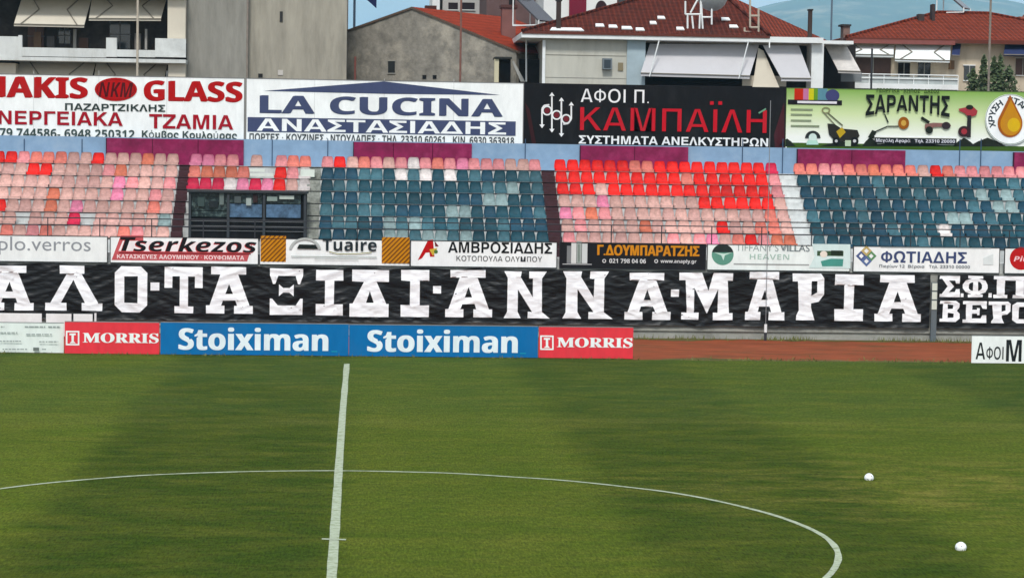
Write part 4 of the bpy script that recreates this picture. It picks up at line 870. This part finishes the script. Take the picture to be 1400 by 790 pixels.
def on_wall(m, a, b, c, d, mt, off=-.03):
    q = [PV(a, d, off), PV(c, d, off), PV(c, b, off), PV(a, b, off)]; m.slab(q, .02, mt)
m = M(); on_wall(m, 530.5, 84, 539.5, 100, ink(48, 50, 50)); w = m.build('window', gh)
m = M(); on_wall(m, 529.5, 83, 540.5, 84, ink(150, 148, 140), -.05); on_wall(m, 529.5, 100, 540.5, 101.3, ink(150, 148, 140), -.05); m.build('sill', w)
for x in (580, 594): m = M(); on_wall(m, x-2.5, 103, x+2.5, 108, ink(30, 30, 30)); m.build('vent', gh)
# low lean-to between the gable and the corniced house
lt_ = thing('lean_to', 'dark open lean-to between the gabled house and the corniced house', 'shed', (PX(700, 95, 69), 69, 0))
m = M(); m.pbox(677, 78, 700, 80.5, 68.6, 1.6, ink(58, 60, 58)); m.build('roof', lt_)
m = M(); m.pbox(675, 81, 681, 240, 68.7, .3, mat('cream_paint', srgb(198, 190, 160), .8, .08, 2)); m.build('pillar', lt_)
m = M(); m.pbox(681, 81, 745, 240, 70.2, .2, darkroom); m.build('wall', lt_)
m = M(); m.slab([P(718, 112, 69), P(702, 83, 69.5), P(700, 85, 69.5), P(712, 112, 69)], .05, ink(150, 150, 146)); m.build('stair_rail', lt_)
m = M(); m.tube(P(719.5, 112, 68.5), P(719.5, 55, 68.5), .04, whitepaint, 6); m.build('downpipe', lt_)

# corniced house
YH = 67.0
hs = thing('corniced_house', 'pale house with long white cornice, weathered tile roof and grey awnings', 'house', (PX(920, 100, YH), YH, 0))
def zz(px, py, Y=YH): return PZ(px, py, Y)
hx0, hx1 = PX(745, 80, YH), PX(1125, 80, YH); zc = zz(920, 47.5)
m = M(); m.box(hx0, PX(862, 80, YH), YH, YH+9, 0, zc, greywall); m.box(PX(862, 80, YH)+.003, hx1, YH+2, YH+9, 0, zc, darkroom)
m.pbox(745, 75.6, 856, 76.6, YH-.012, .01, ink(128, 126, 116)); m.pbox(745, 106.5, 856, 107.3, YH-.012, .01, ink(140, 138, 130))
m.build('wall', hs)
m = M(); m.pbox(856, 55, 881, 240, YH-.1, 1.2, bluegrey); m.build('pillar', hs); m = M(); m.pbox(1108, 57, 1124.5, 240, YH-.1, 1.2, whitepaint); m.build('pillar', hs)
m = M(); m.box(PX(713, 50, YH-.5), PX(1126, 50, YH-.5), YH-.5, YH+9.3, zz(920, 55.5, YH-.5), zz(920, 48, YH-.5), whitepaint); m.build('cornice', hs)
m = M(); m.pbox(740.5, 55, 744.5, 240, YH-.14, .1, whitepaint); m.build('downpipe', hs)
m = M(); m.pbox(824, 80, 837, 95, YH-.3, .28, ink(112, 120, 124)); w = m.build('air_conditioner', hs)
m = M(); m.pbox(826, 82, 835, 93, YH-.32, .02, ink(70, 78, 84)); m.build('grille', w)
m = M(); m.pbox(845, 86, 852, 97, YH-.05, .04, ink(150, 138, 112)); m.build('meter_box', hs)
awning(hs, (888.5, 60), (1038, 61), (876, 100), (1025, 104), YH+.6, YH-.6, canvas_grey, False, 4)
awning(hs, (1043, 62), (1092, 62), (1068, 107), (1109, 107.5), YH+.2, YH-.7, canvas_grey, False, 4)
m = M(); m.slab([P(1037, 66, YH+.3), P(1044, 70, YH+.3), P(1068, 125, YH-.3), P(1028, 125, YH-.3)], .04, beige); m.build('side_cloth', hs)
for a, b in (((901, 56), (888, 105)), ((1023, 58), (1010, 108)), ((1052, 58), (1052, 66))): m = M(); m.tube(P(*a, YH-.65), P(*b, YH-.75), .03, whitepaint, 6); m.build('awning_stay', hs)
m = M(); m.pbox(892, 107, 1015, 112, YH+1.9, .05, BLACK); m.pbox(1015, 104, 1075, 118, YH+.2, .1, beige); m.build('balcony_front', hs)
# hipped roof
def tri_roof(parent, el, er, rl, rr, Yf, Yr, depth, mt, lift=.12, end=None, end_mt=None):
    m = M(); a, b, c, d = P(*el, Yf), P(*er, Yf), P(*rl, Yr), P(*rr, Yr); c, d = d, c; a.z = b.z = (a.z+b.z)/2; c.z = d.z = (c.z+d.z)/2
    e, f = a+Vector((0, depth, 0)), (P(*end) if end else b+Vector((0, depth, 0)))
    if end: f.z = a.z
    m.face([a, b, c, d], mt); m.face([b, f, c], end_mt or mt); m.face([f, e, d, c], mt); m.face([e, a, d], mt)
    lo = Vector((0, 0, -lift)); m.face([a+lo, b+lo, b, a], ink(110, 62, 52)); m.face([b+lo, f+lo, f, b], ink(110, 62, 52)); m.face([e+lo, a+lo, a, e], ink(110, 62, 52)); m.face([a+lo, e+lo, f+lo, b+lo], ink(150, 140, 130))
    o = m.build('roof', parent)
    k = M()
    for p_, q_ in ((a, d), (b, c), (d, c)): k.tube(p_+Vector((0, 0, .02)), q_+Vector((0, 0, .02)), .09, mt, 7)
    k.build('ridge_tile', o); return o, (a, b, c, d)
rf, q4 = tri_roof(hs, (714, 44.5), (1052, 47.5), (915, -12), (985, -11), YH-.55, YH+5, 10, tile_brown, .12, (1138, 47, YH+4.5), tile_red)
qa, qb, qc, qd = q4; rn = (qb-qa).cross(qd-qa).normalized()
def RP(x, y, up=0.0):                                             # photo point -> that roof's front slope
    d = ray(x, y); k = (qa-CAM).dot(rn)/d.dot(rn); return CAM+d*k+Vector((0, 0, up))
for a, b, w in ((820, 36.5, 9), (838, 38, 9), (857, 40, 11), (875, 42, 9), (904, 26, 8), (992, 28, 9), (775, 42, 34), (893, 33, 7), (1003, 38, 9), (930, 41, 8)):
    w *= 1.35; c = RP(a, b, .06); m = M(); m.slab([c+Vector((-w/56, -.12, -.05)), c+Vector((w/56, -.12, -.05)), c+Vector((w/66, .2, .09)), c+Vector((-w/66, .2, .09))], .05, whitepaint); m.build('flashing', rf)
for a, top, w in ((763.5, 2, 6), (1107.5, 15, 4.5)):
    c = RP(min(a, 1040), 40); x = c.x if a < 1040 else PX(a, 40, c.y); m = M(); m.box(x-w/56, x+w/56, c.y-.1, c.y+.2, c.z-.4, PZ(a, top, c.y), ink(74, 62, 58)); m.box(x-w/40, x+w/40, c.y-.14, c.y+.24, PZ(a, top, c.y)+.004, PZ(a, top, c.y)+.07, ink(60, 54, 52)); m.build('chimney', rf)
collector = mat('solar_collector_glass', srgb(54, 44, 46), .15, .2, 2, spec=.7)
tankm = mat('water_tank_steel', srgb(186, 188, 186), .35, .08, 3, metallic=.5)
def solar(label, px, py, Y, w, flip=1, tank=True, yaw=0):
    """Solar water heater: tilted collector with its tank on an angle-iron frame."""
    c = P(px, py, Y); t = thing('solar_water_heater', label, 'water heater', c, 'rooftop solar water heaters')
    cs, sn = math.cos(rad(yaw)), math.sin(rad(yaw)); V = lambda x, y, z: Vector((x*cs-y*sn, x*sn+y*cs, z))
    a, b = c+V(-w/2, 0, .25), c+V(w/2, 0, .25); tl, tr = a+V(0, 1.5*flip, 1.25), b+V(0, 1.5*flip, 1.25)
    m = M(); m.slab([a, b, tr, tl], .08, collector); m.build('collector', t)
    if tank: m = M(); m.tube(tl+V(-.1, .1, .15), tr+V(.1, .1, .15), .27, tankm, 16); m.build('tank', t)
    for p_, q_ in ((a, a-Vector((0, 0, .25))), (b, b-Vector((0, 0, .25))), (tl, tl-Vector((0, 0, 1.5))), (tr, tr-Vector((0, 0, 1.5))), (tl-Vector((0, 0, 1.5)), a-Vector((0, 0, .25))), (tr-Vector((0, 0, 1.5)), b-Vector((0, 0, .25))), (tl-Vector((0, 0, 1.45)), tr-Vector((0, 0, 1.45)))): m = M(); m.tube(p_, q_, .035, whitepaint, 5); m.build('strut', t)
    return t
solar('solar water heater with dark collector beside the brown chimney', 748, 36, 68.6, 1.5, yaw=52)
t = thing('rooftop_frame', 'white angle iron frame with dish mounts on the weathered roof', 'frame', RP(957, 36))
fy = RP(957, 36).y-.3
for pl in ([(937, 2), (937, 20), (958, 20), (958, 0)], [(940, 20), (940, 44)], [(946, 22), (948, 42)], [(957, 20), (956, 44)], [(958, -6), (961, 44)], [(973, 9), (973, 34)], [(960, 24), (973, 24)], [(944, 18), (956, -4)]):
    m = M()
    for a, b in zip(pl, pl[1:]): m.tube(P(*a, fy), P(*b, fy), .045, whitepaint, 6)
    m.build('strut', t)
m = M(); cn = P(975, -6, fy-.2)
for i in range(5):
    for j in range(20):
        r0, r1 = .75*i/5, .75*(i+1)/5; a0, a1 = 2*math.pi*j/20, 2*math.pi*(j+1)/20
        m.face([cn+Vector((r*math.cos(a), .25*r*r*1.6, r*math.sin(a))) for r, a in ((r0, a0), (r1, a0), (r1, a1), (r0, a1))], steel)
m.build('dish', t)
t = thing('rooftop_frame', 'pale ladder-like frame on the orange end of the weathered roof', 'frame', RP(1031, 40)); fy = RP(1031, 40).y-.3
for pl in ([(1025.5, -6), (1025.5, 38)], [(1037, 12), (1037, 44)], [(1026, 22), (1037, 22)], [(1026, 38), (1038, 38)], [(1018, 38), (1018, 44), (1044, 46)]):
    m = M()
    for a, b in zip(pl, pl[1:]): m.tube(P(*a, fy), P(*b, fy), .05, polepale, 6)
    m.build('strut', t)
# second wing of the corniced house with its small awning
m = M(); m.pbox(1125.5, 56, 1167, 60.5, YH+.6, 3, whitepaint); m.build('wing_cornice', hs)
m = M(); m.pbox(1126, 61, 1168, 240, YH+3, .3, darkroom); m.build('wing_wall', hs)
awning(hs, (1128, 62), (1157, 62), (1146, 97), (1177, 98), YH+2, YH+.7, mat('dirty_awning_canvas', srgb(196, 190, 184), .85, .2, 2.5), False, 3)
m = M(); m.pbox(1150, 99, 1178, 112, YH+1.8, .1, ink(120, 124, 126)); m.build('wing_parapet', hs)
t = thing('masonry_chimney', 'squat brown chimney with dark cap between the two tiled roofs', 'chimney', (PX(1157, 50, 72), 72, 11))
m = M(); m.pbox(1153, 36, 1162, 60, 72, .7, mat('chimney_render', srgb(120, 96, 88), .9, .2, 3)); m.build('stack', t); m = M(); m.pbox(1151, 33.5, 1164, 36, 71.9, .9, ink(62, 58, 58)); m.build('cap', t)
m = M(); x = PX(1137, 20, 75); m.tube((x, 75, 10), (x, 75, 18), .05, mat('grey_mast', srgb(92, 108, 122), .6, .1, 5), 8); tag(m.build('antenna_mast'), 'slim grey mast rising behind the weathered roof against the hills', 'mast')

# hipped house on the far side
YK = 72.0
hk = thing('hipped_house', 'beige house with red hipped tile roof and two white awnings', 'house', (PX(1290, 100, YK), YK, 0))
m = M(); m.pbox(1168, 58, 1540, 240, YK, 9, mat('sand_render', srgb(196, 182, 160), .85, .12, 1.2, dirt=srgb(158, 142, 120), dscale=.7, damt=.6, stretch=(1.5, 1, .35)))
m.build('wall', hk)
rf, q4 = tri_roof(hk, (1157, 54), (1560, 56), (1282, 17), (1352, 19.5), YK-.7, YK+5.2, 11, tile_red, .2)
m = M(); m.pbox(1166, 55, 1306, 60.5, YK-.75, .3, mat('red_brown_fascia', srgb(128, 74, 68), .8, .12, 2)); m.build('fascia', hk)
for a, b, c, d, mt in ((1170, 79, 1218, 104, shutter), (1228, 86, 1244, 106, darkroom), (1255, 86, 1272, 118, glassdark), (1318, 90, 1333, 110, glassdark), (1389, 80, 1408, 103, shutter)):
    m = M(); m.pbox(a, b, c, d, YK-.05, .045, mt); w = m.build('window', hk)
    k = M(); k.pbox(a-1, b-1.2, c+1, b, YK-.08, .075, whitepaint); k.pbox(a-1, d, c+1, d+1.2, YK-.08, .075, whitepaint); k.pbox((a+c)/2-.5, b, (a+c)/2+.5, d, YK-.075, .02, ink(160, 158, 150)); k.build('frame', w)
awning(hk, (1161, 62.5), (1222, 62.5), (1158, 74), (1221.5, 75.5), YK-.1, YK-1.2, canvas_white); awning(hk, (1225, 62), (1300, 62.5), (1223.5, 81), (1298.5, 83), YK-.1, YK-1.3, canvas_white)
awning(hk, (1303, 60.5), (1314, 60.5), (1301, 76), (1312, 76.5), YK-.1, YK-.9, canvas_blue, False, 1); awning(hk, (1374, 61.5), (1440, 62.5), (1372, 75), (1438, 76), YK-.1, YK-.9, canvas_blue, False, 2)
m = M(); m.pbox(1298.5, 83, 1305, 95, YK-.3, .25, ink(130, 104, 80)); m.build('wall_lamp', hk)
m = M(); x0, x1 = PX(1168, 105, YK-1.5), PX(1310, 105, YK-1.5)
for py in (102.5, 108): z = PZ(1240, py, YK-1.5); m.tube((x0, YK-1.5, z), (x1, YK-1.5, z), .03, whitepaint, 6)
zt_ = PZ(1240, 102.5, YK-1.5)
for k in range(8): x = x0+(x1-x0)*k/7; m.tube((x, YK-1.5, zt_-1), (x, YK-1.5, zt_), .022, whitepaint, 5)
m.build('balcony_railing', hk)
m = M(); m.box(x0+.02, x1-.02, YK-1.46, YK-1.44, zt_-.9, zt_-.1, mat('frosted_panel', srgb(168, 174, 172), .4, .2, 1.5)); m.build('balcony_panel', hk)
m = M(); m.pbox(1168, 115, 1310, 122, YK-1.6, 1.55, whitepaint); m.build('balcony_floor', hk)
for a, b, c in ((1256, 19.5, 1264), (1274.5, 6, 1278.5)):
    m = M(); Yc = YK+3.2; m.box(PX(a, 20, Yc), PX(c, 20, Yc), Yc, Yc+.5, 11, PZ((a+c)/2, b, Yc), ink(74, 62, 60)); m.build('chimney', rf)
t = solar('dark tilted solar water heater on the ridge of the red hipped roof', 1322, 18, YK+5, 1.0, yaw=55)
m = M(); m.pbox(1393, 24, 1500, 60, 84, 6, mat('red_render', srgb(150, 96, 80), .85, .1, 1)); nb = thing('far_house', 'sliver of a red roofed house beyond the hipped roof', 'house', (PX(1430, 60, 84), 84, 0)); m.build('wall', nb); m = M(); m.slab([P(1385, 38, 83.5), P(1520, 40, 83.5), P(1520, 10, 87), P(1400, 20, 87)], .1, tile_red); m.build('roof', nb)

# buildings glimpsed over the roofs
fb = thing('far_building', 'grey white flats glimpsed over the orange gable roof', 'building', (PX(632, 10, 100), 100, 0))
m = M(); m.pbox(604, -60, 664, 240, 100, 8, mat('dull_white_render', srgb(182, 180, 176), .85, .1, .8)); m.pbox(590, -60, 600, 240, 99, 6, whitepaint); m.build('wall', fb)
for a, c in ((613, 626), (632, 649)): m = M(); m.pbox(a, 4, c, 13.5, 99.95, .045, ink(48, 40, 44)); w = m.build('window', fb); k = M(); k.pbox(a-1, 13.5, c+1, 14.6, 99.9, .1, whitepaint); k.build('sill', w)
mb_ = thing('far_building', 'dark brown flats rising behind the brown chimney', 'building', (PX(690, 10, 92), 92, 0)); m = M(); m.pbox(664, -60, 742, 240, 92, 8, mat('dark_brown_render', srgb(98, 76, 74), .85, .2, .8)); m.build('wall', mb_)
m = M(); m.pbox(696, -6, 704, 7, 91.9, .08, ink(40, 36, 38)); m.build('window', mb_)
wb = thing('far_building', 'white building with dark red panel and arched opening over the weathered roof', 'building', (PX(800, 10, 86), 86, 0))
m = M(); m.pbox(742, -60, 842, 240, 86, 8, mat('bright_white_render', srgb(222, 222, 218), .85, .05, .8)); m.build('wall', wb)
m = M(); m.pbox(778.5, -60, 802, 34, 85.9, .09, mat('wine_red_paint', srgb(112, 14, 42), .7, .1, 1)); m.build('red_panel', wb)
m = M(); arch = [(814, 32), (830.5, 32)]+[(822.2+8.3*math.cos(rad(a)), 14-13*math.sin(rad(a))) for a in range(0, 181, 18)]; m.slab([P(x, y, 85.95) for x, y in arch], .04, ink(58, 40, 44)); m.build('arched_opening', wb)
db = thing('far_building', 'dark brown building behind the roof frame on the weathered roof', 'building', (PX(880, 10, 90), 90, 0)); m = M(); m.pbox(842, -60, 905, 240, 90, 8, mat('deep_brown_render', srgb(92, 70, 66), .85, .2, .8)); m.build('wall', db); m = M(); m.pbox(846, -4, 862, 8, 89.9, .08, glassdark); m.build('window', db)  # wall in dark brown render, tone varied by noise
# flag
t = thing('flagpole', 'slim blue grey flagpole against the pale sky with a navy flag', 'flagpole', (PX(484.5, 30, 86), 86, 0))
x = PX(484.5, 20, 86); m = M(); m.tube((x, 86, 0), (x, 86, 17.4), .07, mat('blue_grey_mast', srgb(86, 104, 124), .5, .08, 5), 8); m.build('pole', t)
m = M(); fl = []
for i in range(11):
    for j in range(7):
        u, v = i/10, j/6; fl.append(Vector((x+.08+1.15*u, 86+.16*math.sin(u*7+v), 17.2-1.1*v-.75*u-.12*u*u*v)))
base = len(m.v); m.v += fl; k = m.m(mat('navy_flag_cloth', srgb(34, 42, 84), .8, .15, 3))
for i in range(10):
    for j in range(6): a = base+i*7+j; m.f.append((a, a+1, a+8, a+7)); m.mi.append(k)
m.build('flag', t, True)

# shrubs before the hipped house
leafm = mat('shrub_leaf', srgb(76, 90, 60), .8, .4, 2.5); barkm = mat('shrub_stem', srgb(80, 66, 52), .9, .2, 6)
for px, top, w, lab in ((1329, 96, 8, 'low dark shrub beside the small window'), (1343, 77, 6, 'tall pointed dark shrub, second of the row beside the window'), (1357, 80, 7, 'pointed dark shrub just behind the thin grey pole'), (1365.5, 78, 6, 'tall pointed dark shrub just past the thin grey pole'), (1378, 92, 9, 'broad low shrub under the navy awning')):
    Y = 66.0+random.uniform(-.4, .4); base = P(px, 160, Y); zt_ = PZ(px, top, Y); h = zt_-base.z; R = w/28*1.7
    s_ = thing('shrub', lab, 'shrub', (base.x, Y, base.z-3), 'shrubs before the hipped house'); m = M()
    for i in range(620):
        v = random.random()**.9; ang_ = random.uniform(0, 6.283); lob = 1+1.3*noise.noise(Vector((ang_, v*6, px))); rr = R*lob*(1-v**3)*random.random()**.4
        c = Vector((base.x+rr*math.cos(ang_), Y+rr*math.sin(ang_), base.z+h*v+random.uniform(-.1, .1))); s2 = random.uniform(.07, .15)
        a = Vector((random.gauss(0, 1), random.gauss(0, 1), random.gauss(0, 1))).normalized(); b = a.orthogonal().normalized()
        m.face([c-a*s2, c+b*s2*.6, c+a*s2, c-b*s2*.6], leafm)
    m.build('crown', s_)
    m = M(); m.tube((base.x, Y, base.z-3), (base.x, Y, zt_-.3), .05, barkm, 6, .015); m.build('stem', s_)

# weeds along the wall foot and behind the boards
weed = mat('weed_blade', srgb(104, 106, 56), .9, .4, 5); m = M()
for i in range(4200):
    wall = random.random() < .55
    x = random.uniform(-14, 29); y = 46.9-abs(random.gauss(0, .35)) if wall else 37.15+abs(random.gauss(0, .45)); d = noise.noise(Vector((x*.6, y*.2, 1)))
    if d < random.uniform(-.5, .45): continue
    h = random.uniform(.05, .2)*(1.2 if wall else .7); a = random.uniform(0, 3.14); w = random.uniform(.012, .03); e = Vector((math.cos(a)*w, math.sin(a)*w, 0)); b = Vector((x, y, 0)); lean = Vector((random.gauss(0, .05), random.gauss(0, .05), h))
    m.face([b-e, b+e, b+lean], weed)
tag(m.build('weeds'), kind='stuff')
